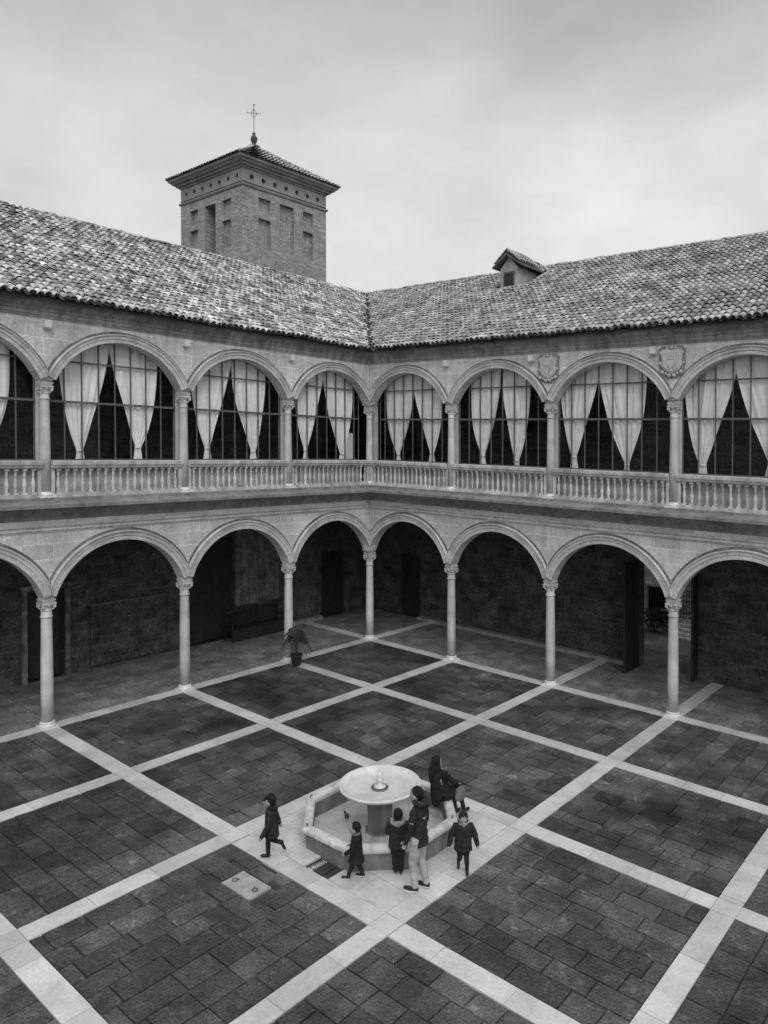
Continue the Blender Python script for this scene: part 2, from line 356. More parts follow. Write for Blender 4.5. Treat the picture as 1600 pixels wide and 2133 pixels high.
def column_mb(kind):
    sh, cp, bs = MB(), MB(), MB()
    if kind == 'low':
        sh.lathe([(.150, .16), (.152, .9), (.147, 1.8), (.132, 2.88), (.130, 3.05)], n=28)
        sh.lathe([(.150, 2.875), (.155, 2.89), (.150, 2.91)], n=28)
        bs.box(-.21, .21, -.21, .21, -.02, .045); bs.lathe([(.205, .045), (.215, .065), (.205, .09), (.175, .10), (.172, .115), (.185, .13), (.182, .15), (.155, .165)], n=28)
        z0, z1, r0, hw = 3.04, 3.33, .130, .148
    else:
        sh.lathe([(.128, 6.12), (.130, 7.2), (.112, 8.52), (.110, 8.67)], n=24)
        sh.lathe([(.128, 8.52), (.134, 8.535), (.128, 8.55)], n=24)
        bs.box(-.20, .20, -.20, .20, 5.98, 6.03); bs.lathe([(.18, 6.03), (.195, 6.05), (.18, 6.08), (.15, 6.09), (.16, 6.11), (.13, 6.13)], n=24)
        z0, z1, r0, hw = 8.66, 8.93, .110, .135
    h = z1-z0
    cp.lathe([(r0, z0-.01), (r0+.02, z0+.02), (r0, z0+.035), (r0+.005, z0+.3*h), (r0+.025, z0+.5*h), (r0+.035, z0+.58*h)], n=24)
    q = r0+.050
    for a in range(4):      # corner volutes and the rosettes between them
        an = math.pi/4+a*math.pi/2; c = Vector((q*1.12*math.cos(an), q*1.12*math.sin(an), z0+.42*h))
        m = Matrix.Translation(c) @ Matrix.Rotation(an, 4, 'Z')
        pts = [m @ Vector((.035*math.cos(t), 0, .035*math.sin(t))) for t in [i*math.pi/4 for i in range(9)]]
        cp.tube(pts, .016, 6)
        cp.tube([m @ Vector((0, -.032, 0)), m @ Vector((0, .032, 0))], .03, 8)
        cp.tube([Vector((r0*.9*math.cos(an), r0*.9*math.sin(an), z0+.1*h)), m @ Vector((-.01, 0, -.05))], [.02, .026], 6)
        an = a*math.pi/2; cp.lathe([(.0, -.02), (.028, -.01), (.03, .01), (.0, .03)], c=((r0+.045)*math.cos(an), (r0+.045)*math.sin(an), z0+.5*h), n=8, cap=False)
    zz = z0+.60*h
    cp.box(-q, q, -q, q, zz, zz+.045); cp.box(-hw, hw, -hw, hw, zz+.045, z1-.02); cp.box(-hw-.02, hw+.02, -hw-.02, hw+.02, z1-.02, z1+.03)
    cp.box(-hw, hw, -hw, hw, z1+.03, z1+.095)
    for sx in (-1, 1):      # fluting lines on the impost block
        cp.box(-hw*.8, hw*.8, sx*(hw+.008)-.008, sx*(hw+.008)+.008, zz+.06, zz+.085)
        cp.box(sx*(hw+.008)-.008, sx*(hw+.008)+.008, -hw*.8, hw*.8, zz+.06, zz+.085)
    return sh, cp, bs
PROTO = {}
def column(kind, parent, x, y):
    if kind not in PROTO:
        sh, cp, bs = column_mb(kind)
        c = sh.build('column', M_colm, None, lift=False); cp.build('capital', M_cap, c, lift=False); bs.build('base', M_base, c, lift=False)
        PROTO[kind] = c; c.parent = parent; c.location = (x, y, G(x, y)); return c
    return copy_tree(PROTO[kind], parent, (x, y, G(x, y)))
def baluster():
    if 'bal' not in PROTO:
        m = MB(); m.box(-.055, .055, -.055, .055, 0, .05)
        m.lathe([(.035, .05), (.05, .06), (.035, .08), (.03, .10), (.054, .20), (.052, .27), (.028, .40), (.024, .46), (.040, .48), (.028, .50), (.034, .56), (.045, .60)], n=10)
        m.box(-.055, .055, -.055, .055, .60, .66)
        PROTO['bal'] = m.build('baluster', M_bal, None, lift=False); return PROTO['bal']
    c = PROTO['bal'].copy(); COL.objects.link(c); return c
LOW = dict(zc=2.79, Rr=1.955, zs=3.42); UP = dict(zc=8.20, Rr=1.99, zs=9.02)
def wing(root, X, right):
    s0 = -TH if right else TH; sb = -3.9 if right else .19
    arcade(s0, ztop=5.75, **LOW).build('lower_arcade_wall', M_wall, root, X)
    arcade(s0, ztop=10.7, **UP).build('upper_arcade_wall', M_wallu, root, X)
    for k in range(NB):
        for P_, w_ in ((LOW, 1.0), (UP, .9)):
            am = archivolt(k*BAY+2, P_['zc'], P_['Rr'], P_['zs'], w_, 0).build('arch_moulding', M_mould, root, X)
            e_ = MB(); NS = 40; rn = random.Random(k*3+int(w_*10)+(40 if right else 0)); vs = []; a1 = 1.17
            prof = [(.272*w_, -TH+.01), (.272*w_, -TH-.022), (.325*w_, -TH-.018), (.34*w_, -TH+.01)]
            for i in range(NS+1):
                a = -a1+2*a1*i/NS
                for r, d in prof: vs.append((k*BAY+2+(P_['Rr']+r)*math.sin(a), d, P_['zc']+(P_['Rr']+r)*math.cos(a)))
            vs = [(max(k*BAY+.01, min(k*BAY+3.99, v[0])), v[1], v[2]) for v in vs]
            e_.add(vs, [(i*4+q, i*4+q+1, i*4+q+5, i*4+q+4) for i in range(NS) for q in range(3)]); e_.build('dark_edge', M_edge, am, X)  # thin dark ring just outside each arch moulding
    m = MB(); T = -TH
    m.sweep([(T+.02, 5.10), (T-.02, 5.10), (T-.03, 5.14), (T-.06, 5.15), (T-.06, 5.19), (T-.03, 5.20), (T-.03, 5.24), (T-.08, 5.25), (T-.09, 5.29), (T-.04, 5.31), (T+.02, 5.31)], 0, L, -1, 0)
    m.build('string_course', M_mould, root, X)
    m = MB()
    m.sweep([(T+.02, 5.40), (T-.03, 5.42), (T-.06, 5.50), (T-.14, 5.60), (T-.22, 5.66), (T-.24, 5.70), (T-.30, 5.72), (T-.30, 5.76), (T-.42, 5.77), (T-.42, 5.75), (T-.44, 5.75), (T-.44, 5.84), (T-.40, 5.87), (T+.02, 5.92)], 0, L, -1, 0)
    m.sweep([(T+.02, 5.905), (T-.06, 5.905), (T-.06, 5.98), (TH, 5.98), (TH, 5.75), (T+.02, 5.75)], 0 if right else .19, L, -1 if right else 0, 0)
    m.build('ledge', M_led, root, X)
    m = MB()
    m.sweep([(T+.02, 10.58), (T-.02, 10.58), (T-.03, 10.64), (T-.05, 10.65), (T-.05, 10.74), (T-.08, 10.76), (T-.08, 10.82), (T-.13, 10.86), (T-.18, 10.90), (T-.22, 10.92), (T-.22, 10.95), (T-.25, 10.955), (T-.26, 10.99), (T+.3, 11.0), (T+.3, 10.58)], 0, L, -1, 0)
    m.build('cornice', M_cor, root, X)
    for k in range(0 if right else 1, NB+1):
        x, y, z = X((k*BAY, 0, 0)); column('low', root, x, y); column('up', root, x, y)
    # balustrades with their turned balusters
    for k in range(NB):
        a, b = k*BAY+.12, (k+1)*BAY-.12; r = MB()
        r.sweep([(-.13, 6.74), (-.15, 6.77), (-.15, 6.80), (-.19, 6.83), (-.20, 6.92), (-.19, 6.935), (.14, 6.935), (.14, 6.74)], a, b)
        r.box(a, b, -.15, .10, 5.982, 6.075)
        r.box(a, a+.09, -.07, .05, 6.075, 6.74); r.box(b-.09, b, -.07, .05, 6.075, 6.74)
        bal = r.build('balustrade', M_bal, root, X)
        for i in range(17):
            s = a+.19+(b-a-.38)*i/16; o = baluster(); o.parent = bal; p = X((s, -.04, 0)); o.location = (p[0], p[1], 6.076+G(p[0], p[1]))
    m = MB(); m.box(.14 if right else .34, L, .085, .135, 5.99, 6.74); m.build('window_parapet', M_bal, root, X)
    for k in range(0 if right else 1, NB+1):
        m = MB(); m.box(k*BAY-.14, k*BAY+.14, .192, .34, 5.98, 9.9); m.build('window_post', M_colm, root, X)
    # steel-framed glazing
    for k in range(NB):
        a, b = k*BAY+.14, (k+1)*BAY-.14
        if k == 0: a = .35
        m = MB()
        for i in range(0, 9):
            s = k*BAY+.14+(3.72)*i/8; s = max(s, a)
            if i in (0, 8): m.box(s-.02 if i else s, s if i else s+.02, .22, .26, 6.92, 10.5)
            else: m.box(s-.014, s+.014, .22, .26, 6.92, 10.5)
        m.box(a, b, .205, .265, 8.47, 8.53); m.box(a, b, .215, .262, 9.56, 9.60); m.box(a, b, .21, .265, 6.92, 6.97)
        w = m.build('window_frame', M_mull, root, X)
        q = MB(); q.box(a, b, .236, .244, 6.93, 10.5); q.build('glass_pane', M_glass, w, X)
    # galleries: floors, ceilings, rear walls
    m = MB(); m.box(sb, L, -TH if not right else -TH, 3.9, 5.72, 5.90)
    if right: m = MB(); m.box(-3.9, L, TH, 3.9, 5.70, 5.90)
    else: m = MB(); m.box(.19, L, TH, 3.9, 5.70, 5.90)
    m.build('gallery_ceiling', M_plast, root, X)
    m = MB()
    if right: m.box(-3.9, L, .1, 3.9, 10.56, 10.70)
    else: m.box(.19, L, .1, 3.9, 10.56, 10.70)
    m.build('upper_ceiling', M_plast, root, X)
    m = MB()
    if right:   # doorway to the light well at s 9.3 .. 11.25 and the corner door
        for a, b, z0, z1 in ((-3.9, -1.9, -.3, 5.7), (-1.9, -.75, 2.7, 5.7), (-.75, 9.3, -.3, 5.7), (9.3, 11.25, 3.75, 5.7), (11.25, L, -.3, 5.7)): m.box(a, b, 3.9, 4.3, z0, z1)
    else:
        for a, b, z0, z1 in ((-3.9, -2.5, -.3, 5.7), (-2.5, -1.05, 2.8, 5.7), (-1.05, 3.4, -.3, 5.7), (3.4, 5.5, 3.9, 5.7), (5.5, 9.8, -.3, 5.7), (9.8, 10.9, 2.8, 5.7), (10.9, L, -.3, 5.7)): m.box(a, b, 3.9, 4.3, z0, z1)
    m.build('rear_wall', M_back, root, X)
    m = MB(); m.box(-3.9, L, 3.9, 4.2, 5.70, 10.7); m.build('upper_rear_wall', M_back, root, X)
    m = MB(); m.box(-7.3, L, 7.2, 7.45, 3.9 if right else -.3, 11.2)
    if right: m.box(-7.3, 6.4, 7.2, 7.45, -.3, 3.9); m.box(12.0, L, 7.2, 7.45, -.3, 3.9)
    m.build('outer_wall', M_plast, root, X)
    m = MB(); m.add([(L, -.18, -.3), (L, 7.44, -.3), (L, 7.44, 15.0), (L, 6.9, 15.1), (L, -.18, 11.0), (L+.3, -.18, -.3), (L+.3, 7.44, -.3), (L+.3, 7.44, 15.0), (L+.3, 6.9, 15.1), (L+.3, -.18, 11.0)], [(0, 1, 2, 3, 4), (9, 8, 7, 6, 5), (0, 5, 6, 1), (1, 6, 7, 2), (2, 7, 8, 3), (3, 8, 9, 4), (4, 9, 5, 0)])
    m.build('end_wall', M_wall, root, X)
    # low stone step along the foot of the rear wall
    m = MB()
    for a, b in (((-.7, 9.0),) if right else ((-.9, 3.2),)): m.box(a, b, 3.62, 3.898, .0, .13)
    m.build('wall_footing', M_plast, root, X)
# ---- tiled roofs
from mathutils import noise as _mn
mnz = _mn.noise
K_R = (15.28-11.08)/7.62
def roof_z(d): return 11.08+(d+.62)*K_R
def roof(root, X, right):
    sl = math.atan(K_R); cs, sn = math.cos(sl), math.sin(sl); pitch = .205; expo = .30; TL = .40
    nrow = int((7.62/cs)/expo)+1
    cov, pan = MB(), MB(); rnd = random.Random(3 if right else 5)
    prof = [(math.cos(math.pi*i/5), math.sin(math.pi*i/5)) for i in range(6)]
    ncol = int((L+8)/pitch)
    deck = MB(); d0, d1 = -.55, 7.0
    deck.add([(-d0+.1, d0, roof_z(d0)-.07), (L+.4, d0, roof_z(d0)-.07), (L+.4, d1, roof_z(d1)-.07), (-d1+.1, d1, roof_z(d1)-.07),
              (-d0+.1, d0, roof_z(d0)-.14), (L+.4, d0, roof_z(d0)-.14), (L+.4, d1, roof_z(d1)-.14), (-d1+.1, d1, roof_z(d1)-.14)], [(0, 1, 2, 3), (7, 6, 5, 4), (0, 4, 5, 1), (1, 5, 6, 2), (2, 6, 7, 3), (3, 7, 4, 0)])
    rf = deck.build('roof', M_pan, root, X)
    for j in range(ncol):
        s = L+.35-j*pitch; sj = s+rnd.uniform(-.012, .012)
        for i in range(nrow):
            u = i*expo+rnd.uniform(-.02, .02) + (rnd.uniform(-.05, .03) if i == 0 else 0); d = -.64+u*cs
            if s < -d+.01: continue
            if right and 2.62 < s < 4.2 and 4.4 < d < 6.0: continue
            if d > 6.95: continue
            ra, rb = .092*rnd.uniform(.92, 1.06), .072; rot = rnd.uniform(-.05, .05); lift = rnd.uniform(0, .018)
            sag = .035*mnz(Vector((s*.35, u*.5, 3.0 if right else 9.0)))+.02*mnz(Vector((s*1.3, u*.9, 1.0)))
            for mb, conc, off in ((cov, False, 0), (pan, True, pitch/2)):
                vs = []
                for t, rr, ex in ((0, ra, .0), (TL, rb, .0)):
                    for c_, s_ in prof:
                        lx = (rr if not conc else rr*1.05)*c_+rot*t; h = (s_*rr*.95+.03+lift*(1-t/TL)*1.0) if not conc else (.035-s_*rr*.5)
                        h += (.028*(1-t/TL))+sag
                        dd = d+t*cs-h*sn; zz = 11.08+u*sn+t*sn+h*cs
                        vs.append((sj+off+lx, dd, zz-.03))
                if not conc:   # thickness at the lower lip
                    for c_, s_ in prof:
                        lx = (ra-.018)*c_; h = s_*(ra-.018)*.95+.03+lift+.028+sag; vs.append((sj+off+lx, d-h*sn, 11.08+u*sn+h*cs-.03))
                fs = [(q, q+1, q+7, q+6) for q in range(5)]
                if not conc: fs += [(q+12, q+13, q+1, q) for q in range(5)]
                mb.add(vs, fs, True)
                if not conc:
                    for q in range(5): mb.sm[-1-q] = False
    cov.build('tile', M_tileR if right else M_tile, rf, X, recalc=False).name = 'cover_tiles'
    pan.build('pan_tiles', M_pan, rf, X, recalc=False)
    m = MB(); rnd = random.Random(9); s = -6.9
    while s < L+.3:
        r0 = .115*rnd.uniform(.93, 1.07); dz = rnd.uniform(0, .02); z = roof_z(7.0)+.0
        vs = []
        for t, rr in ((0, r0), (.42, r0*.85)):
            for q in range(7):
                a = math.pi*q/6; vs.append((s+t, 7.0+rr*math.cos(a), z+rr*math.sin(a)*.9+dz))
        m.add(vs, [(q, q+1, q+8, q+7) for q in range(6)], True); s += .36
    m.build('ridge_tiles', M_tile, rf, X)
    m = MB(); m.add([(-6.9, 7.0, roof_z(7)-.02), (L+.4, 7.0, roof_z(7)-.02), (L+.4, 7.9, roof_z(7)-4.2), (-7.6, 7.9, roof_z(7)-4.2)], [(0, 1, 2, 3)])
    m.build('rear_slope', M_pan, rf, X)
    # dark boards and closing course under the eaves
    m = MB(); m.sweep([(-.56, 11.0), (-.56, 11.03), (.2, 11.45), (.2, 11.0)], 0, L+.3, -1, 0); m.build('eaves_board', M_wood, root, X)
RWING = empty('cloister_wing', (0, 0, 0), 'right-hand arcaded stone wing, with a roof dormer and two carved coats of arms', 'building')
LWING = empty('cloister_wing', (0, 0, 0), 'two-storey arcaded stone wing on the left, in front of the brick tower', 'building')
for r_, X_, b_ in ((RWING, RW, True), (LWING, LW, False)): wing(r_, X_, b_); roof(r_, X_, b_)
# valley gutter where the two roofs meet
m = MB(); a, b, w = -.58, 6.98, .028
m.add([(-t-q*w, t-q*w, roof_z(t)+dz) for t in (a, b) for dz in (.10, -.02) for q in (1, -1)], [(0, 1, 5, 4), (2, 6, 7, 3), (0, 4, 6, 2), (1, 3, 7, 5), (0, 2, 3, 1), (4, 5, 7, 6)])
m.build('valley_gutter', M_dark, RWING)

# ---- brackets, coats of arms, doors on the wings
for root, X, ss in ((RWING, RW, (3.97, 7.44, 11.48, 15.5)), (LWING, LW, (4.06, 8.06, 12.04, 16.04))):
    for s in ss:
        m = MB(); m.box(s-.085, s+.085, -TH-.16, -TH+.02, 10.34, 10.53); m.box(s-.065, s+.065, -TH-.13, -TH+.02, 10.31, 10.34); m.build('bracket', M_base, root, X)
for s in (8.02, 12.0):
    m = MB(); out_ = []      # shield with scrolled edge, set on a carved strapwork field
    w, zt, zb = .33, 10.43, 9.72
    pts = [(-w*.9, zt), (-w*.35, zt+.03), (0, zt-.01), (w*.35, zt+.03), (w*.9, zt), (w, zt-.12), (w*.86, zt-.3), (w*.95, zt-.45), (w*.6, zb+.12), (0, zb), (-w*.6, zb+.12), (-w*.95, zt-.45), (-w*.86, zt-.3), (-w, zt-.12)]
    n = len(pts)
    for k_, dd, sc in ((0, -.19, 1.0), (1, -.265, .97), (2, -.30, .76)):
        out_ += [(s+x*sc, dd, (zt+zb)/2+(z-(zt+zb)/2)*sc) for x, z in pts]
    fs = [(a*n+i, a*n+(i+1) % n, (a+1)*n+(i+1) % n, (a+1)*n+i) for a in range(2) for i in range(n)]+[tuple(2*n+i for i in range(n))]
    m.add(out_, fs)
    m.lathe([(.0, -.26), (.10, -.285), (.17, -.25)], c=(0, 0, 0), n=4, cap=False) if False else None
    rn = random.Random(int(s*10))
    for (x, z, r) in [(-.27, 9.80, .055), (.27, 9.80, .055), (-.31, 10.34, .05), (.31, 10.34, .05), (-.07, 9.70, .06), (.07, 9.70, .06), (-.16, 9.76, .045), (.16, 9.76, .045), (-.33, 10.05, .045), (.33, 10.05, .045), (0, 10.48, .06), (-.12, 10.47, .045), (.12, 10.47, .045)]:
        c = Vector((s+x, -.245, z)); vs = [];
        for i in range(5):
            for k in range(8):
                a = math.pi*i/8; b = math.pi*2*k/8; vs.append((c.x+r*math.cos(b)*math.cos(a), c.y-r*.9*math.sin(a), c.z+r*math.sin(b)*math.cos(a)))
        m.add(vs, [(i*8+k, i*8+(k+1) % 8, (i+1)*8+(k+1) % 8, (i+1)*8+k) for i in range(4) for k in range(8)], True)
    m.tube([(s-.10, -.302, 10.26), (s-.11, -.305, 10.05), (s-.04, -.305, 9.9)], .012); m.tube([(s+.10, -.302, 10.26), (s+.11, -.305, 10.05), (s+.04, -.305, 9.9)], .012)
    m.tube([(s-.13, -.303, 10.16), (s+.13, -.303, 10.16)], .012)
    coa = m.build('coat_of_arms', M_shield, RWING, RW)
    m = MB(); fld = [(-.30, 9.70), (-.14, 9.62), (.14, 9.62), (.30, 9.70), (.40, 9.82), (.36, 9.95), (.41, 10.1), (.37, 10.25), (.41, 10.42), (.30, 10.54), (-.30, 10.54), (-.41, 10.42), (-.37, 10.25), (-.41, 10.1), (-.36, 9.95), (-.40, 9.82)]; q = len(fld)
    m.add([(s+x, -TH+.01, z) for x, z in fld]+[(s+x, -TH-.016, z) for x, z in fld], [(i, (i+1) % q, q+(i+1) % q, q+i) for i in range(q)]+[tuple(q+i for i in range(q))]); m.build('carved_field', M_weath2, coa, RW)
def door_leaf(root, X, s0, s1, d0, d1, z1, z0=.02, t=.07):
    m = MB()
    if abs(s1-s0) > abs(d1-d0):
        m.box(s0, s1, d0-t/2, d0+t/2, z0, z1); n = 3
        for i in range(2):
            for j in range(4): m.box(s0+(s1-s0)*(i+.12)/2, s0+(s1-s0)*(i+.88)/2, d0-t/2-.02, d0-t/2, z0+(z1-z0)*(j+.1)/4, z0+(z1-z0)*(j+.9)/4)
    else:
        m.box(s0-t/2, s0+t/2, d0, d1, z0, z1)
        for i in range(2):
            for j in range(4): m.box(s0+t/2, s0+t/2+.02, d0+(d1-d0)*(i+.12)/2, d0+(d1-d0)*(i+.88)/2, z0+(z1-z0)*(j+.1)/4, z0+(z1-z0)*(j+.9)/4)
    o = m.build('door', M_wood, root, X)
    h = MB(); c = (s1-.1, d0-t/2-.05, 1.1) if abs(s1-s0) > abs(d1-d0) else (s0+t/2+.05, d0+.1, 1.1)
    h.lathe([(.0, -.03), (.03, 0), (.0, .03)], c=c, n=8, cap=False); h.build('handle', M_iron, o, X); return o
door_leaf(RWING, RW, -1.9, -.75, 4.1, 4.1, 2.7); door_leaf(LWING, LW, -2.5, -1.05, 4.1, 4.1, 2.8)
door_leaf(LWING, LW, 3.4, 5.5, 4.15, 4.15, 3.9); door_leaf(LWING, LW, 9.8, 10.9, 4.15, 4.15, 2.8)
door_leaf(RWING, RW, 9.26, 9.26, 2.72, 3.88, 3.7); door_leaf(RWING, RW, 11.30, 11.30, 3.45, 3.88, 3.7)
m = MB()      # pale timber frame round the doorway in the left gallery
for a, b, z0, z1 in ((9.62, 9.78, 0, 2.80), (10.92, 11.08, 0, 2.80), (9.58, 11.12, 2.80, 2.97)): m.box(a, b, 3.84, 3.9, z0, z1)
m.build('door_frame', M_rplast, LWING, LW)
m = MB(); m.box(6.35, 9.0, 3.80, 3.9, .12, 2.10); wn = m.build('wainscot', M_back, LWING, LW)
m = MB(); m.box(6.3, 9.05, 3.77, 3.9, 2.10, 2.14); m.build('cap_rail', M_rplast, wn, LW)
m = MB(); m.box(1.3, 3.36, 3.86, 3.9, 1.2, 5.6); m.build('plaster_panel', M_rplast, LWING, LW)
# light well beyond the open doorway
m = MB(); m.box(6.3, 6.4, 4.3, 7.2, -.3, 3.9); m.box(12.0, 12.1, 4.3, 7.2, -.3, 3.9); m.box(6.3, 12.1, 4.3, 7.2, 3.75, 3.9)
m.build('passage_wall', M_back, RWING, RW)
WELL = empty('courtyard_annex', (10.5, 10.0, G(10.5, 10)), 'small pale rear yard glimpsed through the open doorway of the right arcade', 'building')
def lx(m, name, mt): return m.build(name, mt, WELL, lambda v: (v[0], v[1], v[2]+G(v[0], v[1])), lift=False, origin=None)
def wl(v): return (v[0]-10.5, v[1]-10.0, v[2])
m = MB()
for a, b, z0, z1 in ((4.5, 7.22, -.3, 4.6), (7.22, 8.3, -.3, .35), (7.22, 8.3, 1.88, 4.6), (8.3, 15, -.3, 4.6)): m.box(a, b, 9.5, 9.8, z0, z1)
m.build('wall', M_yard, WELL, wl, lift=False)
m = MB(); m.box(7.22, 8.3, 9.62, 9.7, .35, 1.88); m.build('shutter', M_wood, WELL, wl, lift=False)
m = MB(); m.box(7.1, 8.4, 9.42, 9.5, 1.88, 1.98); m.box(7.72, 8.25, 9.35, 9.5, .9, .97); m.build('lintel', M_base, WELL, wl, lift=False)
m = MB()
for i in range(8): m.tube([(8.62+i*.12, 9.3, .75), (8.62+i*.12, 9.3, 2.55)], .012, 5)
for j in range(9): m.tube([(8.6, 9.3, .78+j*.22), (9.5, 9.3, .78+j*.22)], .012, 5)
for i in range(3):
    for j in range(4): m.tube([(8.8+i*.26+.08*math.cos(t), 9.29, 1.0+j*.4+.08*math.sin(t)) for t in [k*math.pi/4 for k in range(9)]], .012, 5)
m.build('iron_grille', M_iron, WELL, wl, lift=False)
m = MB()
for i in range(5): m.box(8.6, 10.2, 8.35+.22*i, 8.57+.22*i, -.3, .04+.13*(i+1))
m.build('step_flight', M_yard, WELL, wl, lift=False)

SH = empty('shrub', (7.75, 9.0, G(7.75, 9.0)), 'dark leafy shrub in the rear yard seen through the open doorway', 'plant')
m = MB(); rn = random.Random(12)
for i in range(420):
    a, r_, z_ = rn.uniform(0, 6.28), rn.uniform(.1, .62)**.8, rn.uniform(.15, 1.0); c = Vector((r_*math.cos(a)*(1.1-z_*.4), r_*.55*math.sin(a)*(1.1-z_*.4), z_)); u_ = Vector((rn.uniform(-1, 1), rn.uniform(-1, 1), rn.uniform(-1, 1))).normalized()*.07; w_ = u_.orthogonal().normalized()*.028
    m.add([c-u_, c+w_, c+u_, c-w_], [(0, 1, 2, 3)])
m.build('foliage', M_leaf, SH, lift=False, recalc=False)
m = MB()
for i in range(5): m.tube([(0, 0, 0), (rn.uniform(-.2, .2), rn.uniform(-.1, .1), .4), (rn.uniform(-.4, .4), rn.uniform(-.2, .2), .85)], [.02, .015, .006], 5)
m.build('stem', M_leaf, SH, lift=False)
# ---- dormer on the right roof
def dormer():
    d0, sa, sb, zf = 4.5, 3.03, 3.87, roof_z(4.5)-.25; ze, zp = 14.75, 15.34; sm = (sa+sb)/2
    m = MB(); db = 6.1
    m.add([(sa, d0, zf), (sb, d0, zf), (sb, d0, ze), (sm, d0, zp-.1), (sa, d0, ze), (sa, db, roof_z(db)-.2), (sb, db, roof_z(db)-.2), (sb, db, ze+.0), (sm, db+.9, zp-.1), (sa, db, ze)],
          [(0, 1, 2, 3, 4), (0, 4, 9, 5), (1, 6, 7, 2), (2, 7, 8, 3), (3, 8, 9, 4)])
    o = m.build('dormer', M_plast2, RWING, RW)
    m = MB(); m.box(sa+.16, sb-.16, d0-.03, d0+.02, roof_z(4.5)+.12, 14.62); f = m.build('window', M_mull, o, RW)
    m = MB(); m.box(sa+.21, sb-.21, d0-.035, d0-.03, roof_z(4.5)+.17, 14.57); m.build('pane', M_dark, f, RW)
    m = MB()
    for sd_ in (-1, 1):
        for j in range(8):
            for i in range(3):
                t0 = i*.27; dx = t0*math.cos(.78); x0 = sm+sd_*(.62-dx) ; dd = 4.28+j*.2
                vs = []
                for t, rr in ((0, .085), (.32, .07)):
                    for q in range(6):
                        a = math.pi*q/5; xx = sd_*(.66-(t0+t)*math.cos(.72)); zz = zp-.42+(t0+t)*math.sin(.72)+rr*math.sin(a)+(.02*(1-t/.32))
                        vs.append((sm+xx, dd+rr*math.cos(a)+.1, zz))
                m.add(vs, [(q, q+1, q+7, q+6) for q in range(5)], True)
    m.build('roof_tiles', M_tileR, o, RW)
    m = MB()
    for sd_ in (-1, 1):
        m.add([(sm, 4.28, zp+.0), (sm+sd_*.68, 4.28, zp-.50), (sm+sd_*.68, 6.1, zp-.50), (sm, 6.9, zp), (sm, 4.28, zp-.08), (sm+sd_*.68, 4.28, zp-.56), (sm+sd_*.68, 6.1, zp-.56), (sm, 6.9, zp-.08)], [(0, 1, 2, 3), (7, 6, 5, 4), (0, 4, 5, 1), (1, 5, 6, 2), (3, 2, 6, 7)])
    m.build('roof', M_pan, o, RW)
    m = MB(); y = 4.25
    while y < 6.9:
        vs = []
        for t, rr in ((0, .10), (.36, .085)):
            for q in range(7):
                a = math.pi*q/6; vs.append((sm+rr*math.cos(a), y+t, zp+.02+rr*math.sin(a)))
        m.add(vs, [(q, q+1, q+8, q+7) for q in range(6)], True); y += .3
    m.build('ridge_tiles', M_tileR, o, RW)
M_plast2 = mat('dormer_plaster', .34, var=.3, scale=3, fine=18)
dormer()

# ------------------------------------------------------------------ brick tower
TX0, TX1, TY0, TY1 = -17.66, -12.0, 3.0, 8.8
tcx, tcy = (TX0+TX1)/2, (TY0+TY1)/2; TG = G(-12, 3)
TOW = empty('brick_tower', (tcx, tcy, TG), 'square brick bell tower with a pyramid roof and iron cross above the left roof', 'tower')
def tb(m, name, mt, parent=TOW): return m.build(name, mt, parent, (lambda v: (v[0]-tcx, v[1]-tcy, v[2])), lift=False)
def face_wall(m, ua, ub, z0, z1, holes, P, depth):
    """front wall skin with rectangular recesses; P(u, d, z) -> xyz"""
    us = sorted({ua, ub}|{h[0] for h in holes}|{h[1] for h in holes}); zs = sorted({z0, z1}|{h[2] for h in holes}|{h[3] for h in holes})
    for a, b in zip(us, us[1:]):
        for c, d in zip(zs, zs[1:]):
            hole = next((h for h in holes if h[0] <= a and b <= h[1] and h[2] <= c and d <= h[3]), None)
            dp = (hole[4] if hole else 0)
            m.add([P(a, dp, c), P(b, dp, c), P(b, dp, d), P(a, dp, d)], [(0, 1, 2, 3)])
    for h in holes:
        a, b, c, d, e = h
        m.add([P(a, 0, c), P(a, 0, d), P(a, e, d), P(a, e, c)], [(0, 1, 2, 3)]); m.add([P(b, 0, c), P(b, 0, d), P(b, e, d), P(b, e, c)], [(0, 1, 2, 3)])
        m.add([P(a, 0, d), P(b, 0, d), P(b, e, d), P(a, e, d)], [(0, 1, 2, 3)]); m.add([P(a, 0, c), P(b, 0, c), P(b, e, c), P(a, e, c)], [(0, 1, 2, 3)])
m = MB()
hr = [(4.03, 4.82, 19.65, 20.40, .2), (4.03, 4.82, 17.75, 19.30, .2), (5.43, 6.42, 17.75, 20.40, .22), (7.06, 7.82, 19.65, 20.40, .2), (7.06, 7.82, 17.75, 19.30, .2)]
hl = [(-16.73, -16.0, 19.5, 20.3, .2), (-16.73, -16.0, 17.7, 19.2, .2), (-15.31, -14.35, 16.2, 20.3, .75), (-13.76, -12.98, 19.5, 20.3, .2), (-13.76, -12.98, 17.6, 19.2, .2)]
face_wall(m, TY0, TY1, -.5, 21.0, hr, lambda u, d, z: (TX1-d, u, z), 0)
face_wall(m, TX0, TX1, -.5, 21.0, hl, lambda u, d, z: (u, TY0+d, z), 0)
m.add([(TX0, TY0, -.5), (TX0, TY1, -.5), (TX1, TY1, -.5), (TX0, TY0, 21), (TX0, TY1, 21), (TX1, TY1, 21)], [(0, 1, 4, 3), (1, 2, 5, 4)])
tb(m, 'wall', M_brick)
